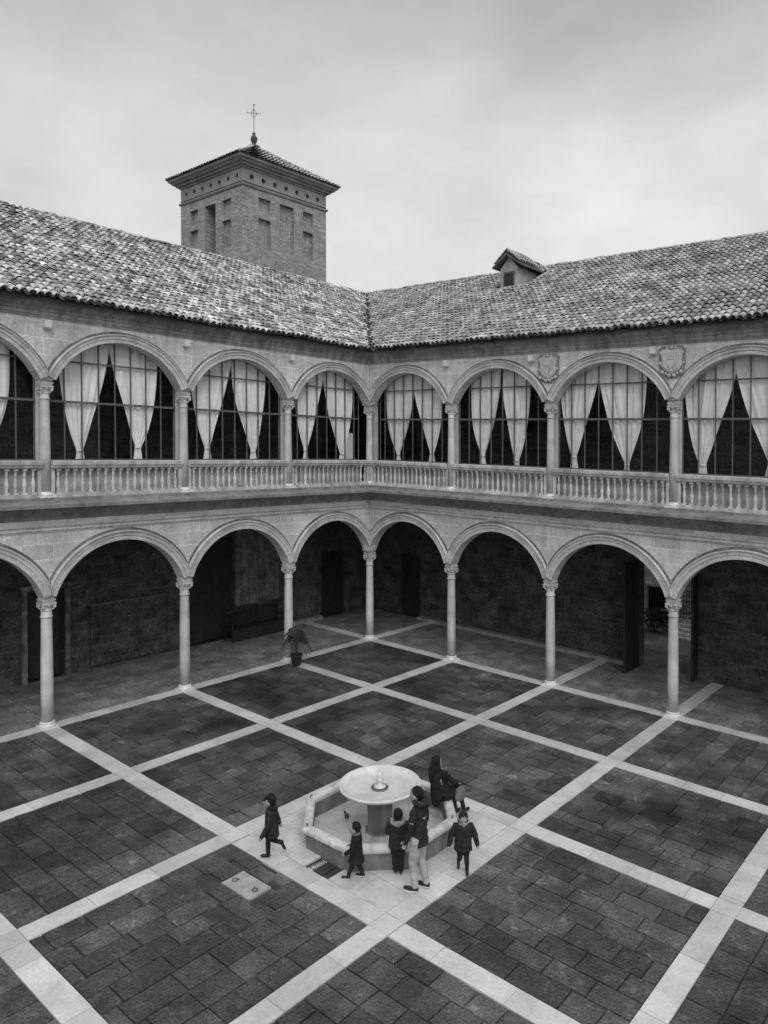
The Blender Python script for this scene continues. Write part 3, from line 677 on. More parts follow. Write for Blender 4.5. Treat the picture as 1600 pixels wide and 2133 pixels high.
def ring(m, prof, e=0):      # mitred square ring of profile [(offset,z)]
    n = len(prof); vs = []
    for sx, sy in ((1, -1), (1, 1), (-1, 1), (-1, -1)):
        for o, z in prof: vs.append((tcx+sx*((TX1-TX0)/2+o), tcy+sy*((TY1-TY0)/2+o), z))
    m.add(vs, [(a*n+k, ((a+1) % 4)*n+k, ((a+1) % 4)*n+(k+1) % n, a*n+(k+1) % n) for a in range(4) for k in range(n)])
m = MB(); ring(m, [(-.02, 20.76), (.05, 20.78), (.09, 20.84), (.09, 20.90), (0.03, 20.93), (-.02, 20.93)]); tb(m, 'string_course', M_tcor)
m = MB()      # frieze band with round openings: panels between circular holes
def frieze(P, ua, ub, cs):
    r = .135; zc_ = 21.32; z0, z1 = 20.93, 21.72; NSEG = 16; half = (cs[1]-cs[0])/2*.98
    prev = ua
    for c in cs:
        m.add([P(prev, 0, z0), P(c-half, 0, z0), P(c-half, 0, z1), P(prev, 0, z1)], [(0, 1, 2, 3)]); prev = c+half
        sq_ = []; ci = []; cb = []
        for k in range(NSEG):
            a = 2*math.pi*k/NSEG+math.pi/NSEG*0; cx, sz = math.cos(a), math.sin(a); t = min(half/abs(cx) if abs(cx) > 1e-6 else 9, (.39 if sz < 0 else .40)/abs(sz) if abs(sz) > 1e-6 else 9)
            sq_.append(P(c+cx*t, 0, zc_+sz*t)); ci.append(P(c+cx*r, 0, zc_+sz*r)); cb.append(P(c+cx*r, .25, zc_+sz*r))
        m.add(sq_+ci+cb, [(k, (k+1) % NSEG, NSEG+(k+1) % NSEG, NSEG+k) for k in range(NSEG)]+[(NSEG+k, NSEG+(k+1) % NSEG, 2*NSEG+(k+1) % NSEG, 2*NSEG+k) for k in range(NSEG)])
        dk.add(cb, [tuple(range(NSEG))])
    m.add([P(prev, 0, z0), P(ub, 0, z0), P(ub, 0, z1), P(prev, 0, z1)], [(0, 1, 2, 3)])
dk = MB()
frieze(lambda u, d, z: (TX1-d, u, z), TY0, TY1, [3.6+.763*i for i in range(7)])
frieze(lambda u, d, z: (u, TY0+d, z), TX0, TX1, [-17.13+.778*i for i in range(7)])
m.add([(TX0, TY0, 20.93), (TX0, TY1, 20.93), (TX1, TY1, 20.93), (TX0, TY0, 21.72), (TX0, TY1, 21.72), (TX1, TY1, 21.72)], [(0, 1, 4, 3), (1, 2, 5, 4)])
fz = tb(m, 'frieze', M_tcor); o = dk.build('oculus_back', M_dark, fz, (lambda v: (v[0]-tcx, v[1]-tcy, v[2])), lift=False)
m = MB(); ring(m, [(-.05, 21.70), (.06, 21.70), (.08, 21.78), (.20, 21.80), (.22, 21.88), (.34, 21.92), (.40, 22.0), (.50, 22.06), (.53, 22.17), (-.05, 22.2)]); tb(m, 'cornice', M_tcor)
# pyramid roof in rows of tiles
APX = 24.35; m = MB(); rows = 16; e0 = 22.19; hx, hy = (TX1-TX0)/2+.60, (TY1-TY0)/2+.60; rnd = random.Random(2)
for (ax, ay, bx, by) in ((1, -1, 1, 1), (-1, -1, 1, -1), (-1, 1, 1, 1), (-1, -1, -1, 1)):
    for i in range(rows):
        t0, t1 = i/rows, (i+1.15)/rows; t1 = min(t1, 1)
        def pt(w, t, dz): q = 1-t; return (tcx+(ax+(bx-ax)*w)*hx*q, tcy+(ay+(by-ay)*w)*hy*q, e0+(APX-e0)*t+dz)
        n = max(1, int(28*(1-t0)))
        for k in range(n):
            j = rnd.uniform(0, .015)
            vs = []
            for t, hh in ((t0, .05), (t1, .0)):
                for q in range(4): vs.append(pt((k+q/3)/n, t, hh+j+(.05 if q in (1, 2) else 0)))
            m.add(vs, [(0, 1, 5, 4), (1, 2, 6, 5), (2, 3, 7, 6)])
rf = tb(m, 'roof', M_troof)
m = MB(); m.add([(tcx-hx, tcy-hy, e0), (tcx+hx, tcy-hy, e0), (tcx+hx, tcy+hy, e0), (tcx-hx, tcy+hy, e0), (tcx, tcy, APX-.03)], [(0, 1, 2, 3), (0, 1, 4), (1, 2, 4), (2, 3, 4), (3, 0, 4)]); tb(m, 'roof_deck', M_pan, rf)
m = MB()
for sx, sy in ((1, -1), (1, 1), (-1, 1), (-1, -1)): m.tube([(tcx+sx*hx*(1-t), tcy+sy*hy*(1-t), e0+(APX-e0)*t+.05) for t in (0, .25, .5, .75, 1)], .07, 7)
tb(m, 'hip_tiles', M_troof, rf)
m = MB(); m.lathe([(.30, 24.22), (.34, 24.28), (.34, 24.34), (.16, 24.40), (.10, 24.48), (.16, 24.60), (.20, 24.74), (.17, 24.86), (.10, 24.96), (.07, 25.02), (.11, 25.06), (.06, 25.12)], c=(tcx, tcy, 0), n=16); fn = tb(m, 'finial', M_iron)
m = MB(); ax = Vector((.62, .78, 0)); c0 = Vector((tcx, tcy, 0))
m.tube([c0+Vector((0, 0, 25.0)), c0+Vector((0, 0, 26.75))], .018, 6)
m.tube([c0+Vector((0, 0, 26.22))-ax*.36, c0+Vector((0, 0, 26.22))+ax*.34], .016, 6)
for e_ in (-1, 1):
    p_ = c0+ax*.38*e_+Vector((0, 0, 26.22)); m.tube([p_+Vector((0, 0, .07)), p_-Vector((0, 0, .05))], .013, 5)
    m.tube([c0+Vector((0, 0, 26.0)), c0+ax*e_*.12+Vector((0, 0, 26.1)), c0+ax*e_*.16+Vector((0, 0, 26.2)), c0+ax*e_*.1+Vector((0, 0, 26.35)), c0+Vector((0, 0, 26.45))], .014, 5)
m.tube([c0+Vector((0, 0, 26.70))-ax*.06, c0+Vector((0, 0, 26.70))+ax*.06], .02, 5); tb(m, 'cross', M_iron)
# ------------------------------------------------------------------ curtains behind the glazing
CUR = {'R': [(1.2, 2.84, 1.94), (5.13, 6.49, 5.83), (8.65, 10.42, 9.5), (12.7, 14.5, 13.61), (16.7, 18.45, 17.6)],
       'L': [(1.14, 2.93, 2.1), (5.21, 6.95, 6.06), (9.28, 10.94, 10.09), (13.2, 15.0, 14.1), (17.2, 18.9, 18.1)]}
WORD = ['first', 'second', 'third', 'fourth', 'fifth']
def curtain(X, tie, gap, side, k, label, seed):
    rn = random.Random(seed); m = MB(); NU, NV = 40, 34
    outer = k*4+2-1.86 if side < 0 else k*4+2+1.86
    outer = tie+side*min(abs(outer-tie), rn.uniform(.46, .66)); gap += rn.uniform(-.05, .05)
    zt, zg, zq = 10.35, (9.5 if seed < 14 else rn.uniform(9.8, 10.05)), rn.uniform(7.10, 7.32); e1, e2 = rn.uniform(1.15, 1.5), rn.uniform(2.1, 2.9); vs = []; ph = rn.uniform(0, 6); nf = rn.choice((4, 5, 6, 7))
    def sm(t, p): return max(0, min(1, t))**p
    hw = .075
    rows = [zt-(zt-6.96)*i/NV for i in range(NV+1)]
    for z in rows:
        t = (zg-z)/(zg-zq)
        if z >= zq:
            i_ = gap+side*.015*(1 if z > zg else 1)+((tie-side*hw)-gap)*sm(t, e1); o_ = outer+((tie+side*hw)-outer)*sm(t, e2)
            if z > zg: i_ = gap-side*.03*(z-zg)
        else:
            w = hw+.05*(zq-z)/.25; i_, o_ = tie-side*w, tie+side*w
        wd = abs(o_-i_)
        for j in range(NU+1):
            u = j/NU; am = .018+.048*min(1, wd/.9)*(.55+.45*math.sin(3.1*u+ph))
            if z < zq+.1: am = .018
            d = .34+am*math.sin(u*nf*2*math.pi+ph+.5*math.sin(z*1.7+ph))+.6*am*math.sin(u*nf*4.7*math.pi+1.3*ph)+.010*math.sin(u*61+3*ph)
            vs.append((i_+(o_-i_)*u+.012*math.sin(z*3+u*9+ph), d, z))
    m.add(vs, [(i*(NU+1)+j, i*(NU+1)+j+1, (i+1)*(NU+1)+j+1, (i+1)*(NU+1)+j) for i in range(NV) for j in range(NU)], True)
    org = X((tie, .34, 6.96)); org = (org[0], org[1], org[2]+G(org[0], org[1]))
    o = m.build('curtain', M_curt, None, X, origin=org, recalc=False)
    tag(o, label, 'curtain', 'tied curtains behind the upper windows')
    tbm = MB(); tbm.lathe([(hw+.012, zq-.03), (hw+.016, zq), (hw+.012, zq+.03)], c=(tie, .34, 0), n=14, sy=.55); tbm.build('tie_band', M_curt, o, X, origin=org).location = (0, 0, 0)
for side_, X_, nm in (('R', RW, 'right'), ('L', LW, 'left')):
    for k, (t1, t2, gp_) in enumerate(CUR[side_]):
        if k == 4: continue
        for q, (tie, sd_) in enumerate(((t1, -1), (t2, 1))):
            w = 'nearer the corner' if q == 0 else 'farther from the corner'
            curtain(X_, tie, gp_, sd_, k, 'white curtain %s, %s %s-wing upper window from the corner' % (w, WORD[k], nm), k*7+q+(50 if side_ == 'L' else 0))
# white display board standing behind the glass in the corner
bx, by = -.75, -.45
BRD = empty('display_board', (bx, by, 5.9+G(bx, by)), 'white two-panel display board behind the glass, left of the corner column', 'board')
for i, dy in enumerate((-.14, .14)):
    m = MB(); m.box(-.02, .02, dy-.135, dy+.135, .35, 2.05); m.build('panel', M_board, BRD, lift=False)
m = MB(); m.box(-.015, .015, -.28, -.265, 0, 2.0); m.box(-.015, .015, .265, .28, 0, 2.0); m.box(-.15, .15, -.28, -.25, 0, .03); m.box(-.15, .15, .25, .28, 0, .03); m.build('stand', M_iron, BRD, lift=False)

# ------------------------------------------------------------------ fountain
FX, FY = 9.97, -10.0; FG = G(FX, FY)
FT = empty('fountain', (FX, FY, FG), 'octagonal white stone fountain with a round bowl in the middle of the court', 'fountain')
def octo(m, prof, n=8, a0=math.pi/8, close=True):
    f_ = 1/math.cos(math.pi/8); nn = len(prof); vs = []
    for k in range(8):
        a = a0+k*math.pi/4
        for r, z in prof: vs.append((r*f_*math.cos(a), r*f_*math.sin(a), z))
    m.add(vs, [(k*nn+i, ((k+1) % 8)*nn+i, ((k+1) % 8)*nn+i+1, k*nn+i+1) for k in range(8) for i in range(nn-1)])
A = 1.42
m = MB(); octo(m, [(A-.13, -.05), (A-.03, -.05), (A-.03, .02), (A-.02, .34), (A-.13, .34), (A-.13, -.05)]); m.build('basin_wall', M_fwall, FT, lift=False)
m = MB(); octo(m, [(A-.02, .325), (A+.02, .33), (A+.042, .35), (A+.05, .38), (A+.045, .41), (A+.025, .44), (A-.01, .458), (A-.06, .462), (A-.11, .455), (A-.135, .435), (A-.145, .40), (A-.135, .335)]); cp = m.build('coping', M_fount, FT, lift=False)
m = MB()      # iron cramps at the angles of the coping
for k in range(8):
    a = math.pi/8+k*math.pi/4; c = Vector((1.48*math.cos(a), 1.48*math.sin(a), .465)); t_ = Vector((-math.sin(a), math.cos(a), 0))
    m.tube([c-t_*.05, c-t_*.03+Vector((0, 0, .018)), c+t_*.03+Vector((0, 0, .018)), c+t_*.05], .011, 5)
m.build('cramps', M_iron, cp, lift=False)
m = MB(); octo(m, [(0.0, .01), (A-.12, .01)]); m.build('basin_floor', M_fount, FT, lift=False)
m = MB(); octo(m, [(0.0, .09), (A-.13, .09)]); m.build('water', M_water, FT, lift=False)
m = MB(); octo(m, [(.28, -.0), (.28, .03), (.235, .04), (.235, .43), (.245, .44), (.245, .46), (.13, .62), (.12, .74), (0, .74)]); m.build('pedestal', M_fwall, FT, lift=False)
m = MB(); m.lathe([(.12, .70), (.18, .74), (.35, .765), (.60, .81), (.76, .86), (.80, .90), (.805, .93), (.79, .945), (.765, .94), (.755, .915), (.60, .87), (.35, .835), (.10, .82), (.0, .82)], n=64, cap=False); m.build('bowl', M_bowl, FT, lift=False)
m = MB(); m.lathe([(.0, .885), (.715, .885)], n=48, cap=False); m.build('bowl_water', M_water, FT, lift=False)
m = MB(); m.lathe([(.14, .82), (.15, .85), (.10, .88), (.05, .90), (.045, .95), (.07, .99), (.045, 1.03), (.03, 1.05), (.055, 1.10), (.03, 1.14), (.0, 1.15)], n=16, cap=False)
sp = m.build('spout', M_cap, FT, lift=False)
m = MB(); m.lathe([(.16, .825), (.17, .85), (.11, .87)], n=16, cap=False); m.build('spout_collar', M_iron, sp, lift=False)
m = MB()
for k in range(5):
    a = k*2*math.pi/5; m.tube([(0.01*math.cos(a), .01*math.sin(a), 1.14), (.03*math.cos(a), .03*math.sin(a), 1.24), (.055*math.cos(a), .055*math.sin(a), 1.22), (.085*math.cos(a), .085*math.sin(a), 1.10), (.10*math.cos(a), .10*math.sin(a), .89)], .004, 5)
m.build('water_jet', M_water, FT, lift=False)
m = MB()
m.lathe([(.03, 0), (.045, .01), (.045, .07), (.03, .08)], c=(-.72, -.2, .085), n=12); m.tube([(-.72+.04, -.2, .14), (-.72+.06, -.22, .19)], .012); m.tube([(-.72-.04, -.2, .14), (-.72-.05, -.17, .19)], .012)
o = m.build('water_inlet', M_iron, FT, lift=False)
m = MB(); m.tube([(-.95, -.05, .11), (-.80, -.16, .11)], .016); m.build('pipe_stub', M_iron, FT, lift=False)
# drain beside the fountain
dx, dy = 10.08, -11.60
DR = empty('floor_drain', (dx, dy, G(dx, dy)), 'dark iron floor drain in the white paving at the foot of the fountain', 'drain')
m = MB()
m.box(-.17, .17, -.17, -.15, 0, .012); m.box(-.17, .17, .15, .17, 0, .012); m.box(-.17, -.15, -.15, .15, 0, .012); m.box(.15, .17, -.15, .15, 0, .012); m.build('frame', M_iron, DR, lift=False)
m = MB()
for i in range(7): m.box(-.15, .15, -.135+i*.04, -.12+i*.04, -.01, .008)
m.build('grate', M_iron, DR, lift=False)
# access cover with two lifting rings
mx_, my_ = (MH[0]+MH[1])/2, (MH[2]+MH[3])/2
MC = empty('access_cover', (mx_, my_, G(mx_, my_)), 'pale rectangular access cover with two iron lifting rings in the dark paving', 'manhole cover')
m = MB(); hx_, hy_ = .385, .225; m.add([(-hx_, -hy_, -.04), (hx_, -hy_, -.04), (hx_, hy_, -.04), (-hx_, hy_, -.04), (-hx_, -hy_, .008), (hx_, -hy_, .008), (hx_, hy_, .008), (-hx_, hy_, .008)], [(4, 5, 6, 7), (0, 1, 5, 4), (1, 2, 6, 5), (2, 3, 7, 6), (3, 0, 4, 7)]); m.build('slab', M_conc, MC, lift=False)
for (x, y, a0) in ((-.26, -.04, .9), (.24, .0, 2.6)):
    m = MB(); m.tube([(x+.045*math.cos(t), y+.045*math.sin(t), .018) for t in [k*math.pi/8 for k in range(17)]], .008, 6); m.tube([(x+.045*math.cos(a0), y+.045*math.sin(a0), .008), (x+.06*math.cos(a0), y+.06*math.sin(a0), .03), (x+.075*math.cos(a0), y+.075*math.sin(a0), .008)], .009, 6); m.build('lifting_ring', M_iron, MC, lift=False)
# ------------------------------------------------------------------ potted palm
px_, py_ = .58, -4.15
PP = empty('potted_palm', (px_, py_, G(px_, py_)), 'potted palm with arching dark fronds at the foot of a left-arcade column', 'plant')
m = MB(); m.lathe([(.13, 0.01), (.15, .05), (.185, .32), (.205, .34), (.205, .38), (.18, .38), (.17, .33), (0, .32)], n=20, cap=False); m.build('pot', M_pot, PP, lift=False)
m = MB(); rn = random.Random(4)
for i in range(5): m.tube([(rn.uniform(-.03, .03), rn.uniform(-.03, .03), .32), (rn.uniform(-.04, .04), rn.uniform(-.04, .04), .6), (rn.uniform(-.05, .05), rn.uniform(-.05, .05), 1.2)], [.02, .014, .01], 6)
m.build('stem', M_leaf, PP, lift=False)
for i in range(26):
    a = i*2.399+rn.uniform(-.2, .2); up = rn.uniform(.35, 1.2); ln = rn.uniform(.34, .58); b0 = Vector((rn.uniform(-.04, .04), rn.uniform(-.04, .04), rn.uniform(.80, 1.18)))
    m = MB(); dr = Vector((math.cos(a), math.sin(a), 0)); pts = []
    for k in range(9):
        t = k/8; pts.append(b0+dr*(ln*t*(1.1-up*.4))+Vector((0, 0, up*.72*t-(1.0-.2*up)*.75*t*t)))
    m.tube(pts, [.008*(1-.7*k/8) for k in range(9)], 5)
    sd2 = dr.cross(Vector((0, 0, 1)))
    for k in range(2, 9):
        for e_ in (-1, 1):
            p0 = pts[k]; le = .27*(1-.45*abs(k/8-.45)); tip = p0+sd2*e_*le*.8+dr*le*.45-Vector((0, 0, le*.55)); w_ = dr*.020
            mid = (p0+tip)/2+Vector((0, 0, .015))
            m.add([p0-w_*.4, p0+w_*.4, mid+w_, tip, mid-w_], [(0, 1, 2, 3, 4)])
    m.build('frond', M_leaf, PP, lift=False, recalc=False)
# ------------------------------------------------------------------ settle (spindle-back bench) in the left gallery
bx_, by_ = -3.45, -2.75
BN = empty('wooden_settle', (bx_, by_, G(bx_, by_)), 'long dark spindle-back bench against the rear wall of the left gallery', 'bench')
m = MB(); m.box(-.22, .26, -1.25, 1.25, .42, .47); m.build('seat', M_wood, BN, lift=False)
m = MB(); m.box(-.24, -.20, -1.25, 1.25, 1.02, 1.12); m.box(-.24, -.20, -1.25, 1.25, .56, .60)
for i in range(30): m.box(-.23, -.21, -1.2+i*.0827-.011, -1.2+i*.0827+.011, .58, 1.03)
m.build('backrest', M_wood, BN, lift=False)
m = MB(); m.box(.18, .22, -1.24, 1.24, .04, .42); m.build('apron', M_wood, BN, lift=False)
for (x, y) in ((-.22, -1.22), (-.22, 1.22), (.22, -1.22), (.22, 1.22)):
    m = MB(); m.box(x-.03, x+.03, y-.03, y+.03, 0, .42 if x > 0 else 1.18); m.build('leg', M_wood, BN, lift=False)
for y in (-1.24, 1.24):
    m = MB(); m.box(-.22, .24, y-.03, y+.03, .66, .70); m.box(.20, .24, y-.03, y+.03, .47, .66); m.build('armrest', M_wood, BN, lift=False)

# ------------------------------------------------------------------ people
from mathutils import noise as mnoise
def ball(m, c, r, n=12, rz=None, ry=None):
    vs = []; k2 = n//2; c = Vector(c)
    for i in range(1, k2):
        a = math.pi*i/k2
        for k in range(n): b = 2*math.pi*k/n; vs.append((c.x+r*math.sin(a)*math.cos(b), c.y+(ry or r)*math.sin(a)*math.sin(b), c.z+(rz or r)*math.cos(a)))
    fs = [(i*n+k, (i+1)*n+k, (i+1)*n+(k+1) % n, i*n+(k+1) % n) for i in range(k2-2) for k in range(n)]
    vs += [(c.x, c.y, c.z+(rz or r)), (c.x, c.y, c.z-(rz or r))]; t = len(vs)-2
    fs += [(t, k, (k+1) % n) for k in range(n)]+[(t+1, (k2-2)*n+(k+1) % n, (k2-2)*n+k) for k in range(n)]
    m.add(vs, fs, True)
def limb(m, pts, rs):
    for p, r in zip(pts, rs): ball(m, p, r, 10)
    m.tube(pts, list(rs), 10)
def loft(m, rings):     # rings: (centre, rx, ry) with x across and y front-back
    n = 18; vs = []
    for c, rx, ry in rings:
        for k in range(n): a = 2*math.pi*k/n; vs.append((c[0]+rx*math.cos(a), c[1]+ry*math.sin(a), c[2]))
    m.add(vs, [(i*n+k, i*n+(k+1) % n, (i+1)*n+(k+1) % n, (i+1)*n+k) for i in range(len(rings)-1) for k in range(n)]+[tuple(range(n))[::-1], tuple((len(rings)-1)*n+k for k in range(n))], True)
def skin(m, name, material, parent, voxel, fold=0.0, fs=9.0, smooth=2):
    """fuse the overlapping volumes into one continuous surface, then add cloth folds"""
    o = m.build('tmp', material, None, lift=False)
    md = o.modifiers.new('r', 'REMESH'); md.mode = 'VOXEL'; md.voxel_size = voxel; md.use_smooth_shade = True
    if smooth: ms = o.modifiers.new('s', 'SMOOTH'); ms.iterations = smooth; ms.factor = .5
    dg = bpy.context.evaluated_depsgraph_get(); me = bpy.data.meshes.new_from_object(o.evaluated_get(dg)); bpy.data.objects.remove(o)
    if fold:
        nn = [v.normal.copy() for v in me.vertices]
        for v, n_ in zip(me.vertices, nn):
            p = v.co; f_ = mnoise.noise(Vector((p.x*fs, p.y*fs, p.z*fs*1.8)))+.5*mnoise.noise(Vector((p.x*fs*2.3+7, p.y*fs*2.3, p.z*fs*3.2))); v.co = p+n_*f_*fold
    me.polygons.foreach_set('use_smooth', [True]*len(me.polygons))
    me.name = name; me.materials.clear(); me.materials.append(material)
    c = bpy.data.objects.new(name, me); COL.objects.link(c); c.parent = parent; return c
def person(label, x, y, face, J, h, hr, outfit, z=0.0):
    """J: joints in metres, x = right, y = forward; h height, hr head half-height"""
    yaw = math.atan2(face[1], face[0])-math.pi/2
    root = empty('person', (x, y, G(x, y)+.008+z), label, 'person', rz=yaw)
    V_ = {k: Vector(v) for k, v in J.items()}; s = h/1.73; kid = hr/h > .075; w = s*(1.12 if kid else 1.0)
    b = MB(); hd = V_['head']; nk = V_['neck']; pl = V_['pelvis']; ch = V_['chest']
    ball(b, hd, hr*.78, 16, rz=hr, ry=hr*.92); ball(b, hd+V_['look']*hr*.2-Vector((0, 0, hr*.5)), hr*.58, 12)
    limb(b, [hd+V_['look']*hr*.86-Vector((0, 0, hr*.02)), hd+V_['look']*hr*1.03-Vector((0, 0, hr*.24))], [hr*.10, hr*.15])   # nose
    limb(b, [hd+V_['look']*hr*.80-Vector((0, 0, hr*.52)), hd+V_['look']*hr*.74-Vector((0, 0, hr*.82))], [hr*.2, hr*.2])      # mouth and chin
    sd = V_['look'].cross(Vector((0, 0, 1))).normalized()
    for e in (-1, 1): ball(b, hd+sd*e*hr*.80-Vector((0, 0, hr*.12)), hr*.17, 8, rz=hr*.26)                                   # ears
    limb(b, [nk-Vector((0, 0, .03*s)), hd-Vector((0, 0, hr*.6))], [.055*w, .05*w])
    limb(b, [pl, (pl+ch)/2, ch, nk-Vector((0, 0, .05*s))], [.12*w, .115*w, .13*w, .07*w])
    for q in 'LR':
        limb(b, [ch+(V_['sh'+q]-ch)*.5, V_['sh'+q], V_['el'+q], V_['wr'+q]], [.07*w, .055*w, .042*w, .028*w])
        limb(b, [pl+(V_['hip'+q]-pl)*.6, V_['hip'+q], V_['kn'+q], V_['an'+q]], [.09*w, .08*w, .055*w, .038*w])
        wr = V_['wr'+q]; d = (wr-V_['el'+q]).normalized(); sg = -1 if q == 'L' else 1
        fw = Vector((0, 1, 0)); sp = (fw-d*fw.dot(d)).normalized(); pm = d.cross(sp)*sg; hl = .105*s*(1.1 if kid else 1)
        limb(b, [wr+d*hl*.1, wr+d*hl*.75+sp*hl*.18], [.024*w, .028*w]); limb(b, [wr+d*hl*.2, wr+d*hl*.75-sp*hl*.18], [.024*w, .024*w])
        for fi in range(4):
            f0 = wr+d*hl*.85+sp*hl*(.27-.18*fi); ln = hl*(.62, .72, .68, .5)[fi]; cur = pm*ln*(.22+.07*fi)
            limb(b, [f0, f0+d*ln*.5+cur*.3, f0+d*ln*.85+cur], [.0095*w, .009*w, .0075*w])
        t0 = wr+d*hl*.35+sp*hl*.3; limb(b, [t0, t0+d*hl*.3+sp*hl*.28, t0+d*hl*.6+sp*hl*.36+pm*hl*.15], [.012*w, .0105*w, .009*w])
    skin(b, 'body', M_skin, root, .0075 if not kid else .0065, smooth=1)
    e_ = MB()
    for e in (-1, 1): ball(e_, hd+V_['look']*hr*.80+sd*e*hr*.30+Vector((0, 0, hr*.02)), hr*.10, 8)
    e_.build('eyes', M_hair, root, lift=False)
    # hair
    hm = MB(); hs = outfit.get('hair', 'short'); bk = -V_['look']
    ball(hm, hd+bk*hr*(.10 if outfit.get('fringe') else .22)+Vector((0, 0, hr*.18)), hr*.84, 16, rz=hr*.95, ry=hr*.94)
    ball(hm, hd+bk*hr*.30-Vector((0, 0, hr*.15)), hr*.74, 14, rz=hr*.85)
    if hs == 'fluffy':
        rn = random.Random(5)
        for i in range(26):
            a, bb = rn.uniform(0, 6.28), rn.uniform(.1, 1.5); dv = Vector((math.cos(a)*math.sin(bb), math.sin(a)*math.sin(bb), math.cos(bb)))
            ball(hm, hd+bk*hr*.12+Vector((0, 0, hr*.18))+dv*hr*.86, hr*rn.uniform(.22, .36), 8)
    if hs == 'long':
        limb(hm, [hd+bk*hr*.35, hd+bk*hr*.75-Vector((0, 0, hr*1.0)), hd+bk*hr*1.25-Vector((0, 0, hr*2.4)), hd+bk*hr*1.3-Vector((0, 0, hr*3.6))], [hr*.75, hr*.75, hr*.62, hr*.35])
        for e in (-1, 1): limb(hm, [hd+sd*e*hr*.5+bk*hr*.2, hd+sd*e*hr*.75+bk*hr*.3-Vector((0, 0, hr*1.2)), hd+sd*e*hr*.6+bk*hr*.6-Vector((0, 0, hr*2.4))], [hr*.5, hr*.42, hr*.3])
    skin(hm, 'hair', M_hair, root, .012 if hs != 'short' else .009, fold=.011, fs=55, smooth=1)
    # trousers
    t = MB()
    limb(t, [pl+Vector((0, 0, .02)), pl-Vector((0, 0, .04*s))], [.125*w, .125*w])
    tw = outfit.get('tw', 1.0)
    for q in 'LR':
        k_, a_ = V_['kn'+q], V_['an'+q]
        limb(t, [V_['hip'+q], (V_['hip'+q]+k_)/2, k_, (k_+a_)/2, a_+(k_-a_)*.06], [.098*w*tw, .088*w*tw, .068*w*tw, .060*w*tw, .052*w*tw])
    skin(t, 'trousers', outfit['trousers'], root, .011, fold=.009*s, fs=8)
    # shoes
    for q in 'LR':
        a_ = V_['an'+q]; to = V_['toe'+q]; sm_ = MB(); d = (to-a_); fl = Vector((0, 0, -.035*s))
        limb(sm_, [a_+Vector((0, 0, .02*s)), a_+fl*.6], [.045*w, .045*w]); limb(sm_, [a_+fl-d*.15, a_+d*.5+fl*.6, to], [.042*w, .040*w, .034*w])
        so = skin(sm_, 'shoe', M_shoe, root, .008, smooth=1)
        if outfit.get('sole'):
            q_ = MB(); hdg = d.normalized(); sx = Vector((-hdg.y, hdg.x, 0)); zz = -.052*s
            pts = [a_-d*.28, a_+d*.5, to+hdg*.03*s]; ring = []
            for p, wd in zip(pts, (.040*w, .046*w, .030*w)): ring.append((p, wd))
            vs = []
            for p, wd in ring:
                for e in (-1, 1):
                    for z2 in (0, .022*s): vs.append((p.x+sx.x*e*wd, p.y+sx.y*e*wd, max(.0, min(p.z, a_.z)+zz-.012*s)+z2))
            q_.add(vs, [(0, 1, 3, 2), (8, 10, 11, 9), (0, 4, 5, 1), (4, 8, 9, 5), (2, 3, 7, 6), (6, 7, 11, 10), (1, 5, 7, 3), (5, 9, 11, 7), (0, 2, 6, 4), (4, 6, 10, 8)]); q_.build('sole', M_sole, so, lift=False)
    # coat: torso loft to the hem plus sleeves
    c = MB(); hem = V_['hem']; cw = outfit.get('cw', 1.0)
    top = nk+Vector((0, 0, .02*s)); rr = []
    for tt, rx, ry in ((0, .072, .07), (.05, .10, .085), (.09, .155, .105), (.12, .185, .12), (.25, .19, .135), (.45, .18, .14), (.65, .185, .15), (.85, .195, .16), (1, .205*outfit.get('flare', 1), .165*outfit.get('flare', 1))):
        p = (top*(1-tt)*(1-tt)+ch*0*tt+hem*tt*tt+2*tt*(1-tt)*(ch*.5+pl*.5)) if outfit.get('bend') else top.lerp(hem, tt); rr.append((p, rx*w*cw*.92, ry*w*cw))
    loft(c, rr)
    for q in 'LR':
        sh, e2, wr = V_['sh'+q], V_['el'+q], V_['wr'+q]
        limb(c, [sh+(ch-sh)*.25+Vector((0, 0, -.02*s)), sh, (sh+e2)/2, e2, (e2+wr)/2, wr-(e2-wr).normalized()*.02*s], [.075*w, .070*w*cw, .064*w*cw, .060*w*cw, .056*w*cw, .050*w*cw])
    for extra in outfit.get('coat_extra', ()): limb(c, [Vector(p) for p in extra[0]], extra[1])
    skin(c, 'coat', outfit['coat'], root, .012, fold=outfit.get('fold', .012)*s, fs=outfit.get('foldscale', 9))
    if outfit.get('shirt'):
        m = MB(); fr = Vector((-.03, .135, 0)); limb(m, [nk+Vector((-.01, .06, 0)), ch+fr, pl.lerp(hem, .5)+fr+Vector((0, .01, .05)), hem+fr], [.03, .034, .03, .03]); skin(m, 'shirt', M_sole, root, .009, fold=.006, fs=20)
    hood = outfit.get('hood')
    if hood:
        m = MB(); cc = nk+bk*.05*s+Vector((0, 0, .015*s)); R1 = .115*w*hood[1]
        pts = []
        for k in range(17):
            a = 2*math.pi*k/16; pts.append(cc+sd*R1*math.cos(a)+V_['look']*(R1*.95*math.sin(a))+Vector((0, 0, .03*s-.035*s*math.sin(a)*-1)))
        limb(m, pts, [.036*w*hood[2]]*17); ball(m, cc+bk*.07*s-Vector((0, 0, .02*s)), .085*w*hood[1], 12, rz=.07*w)
        skin(m, 'hood', hood[0], root, .010, fold=.014 if hood[3] else .006, fs=38 if hood[3] else 14, smooth=1)
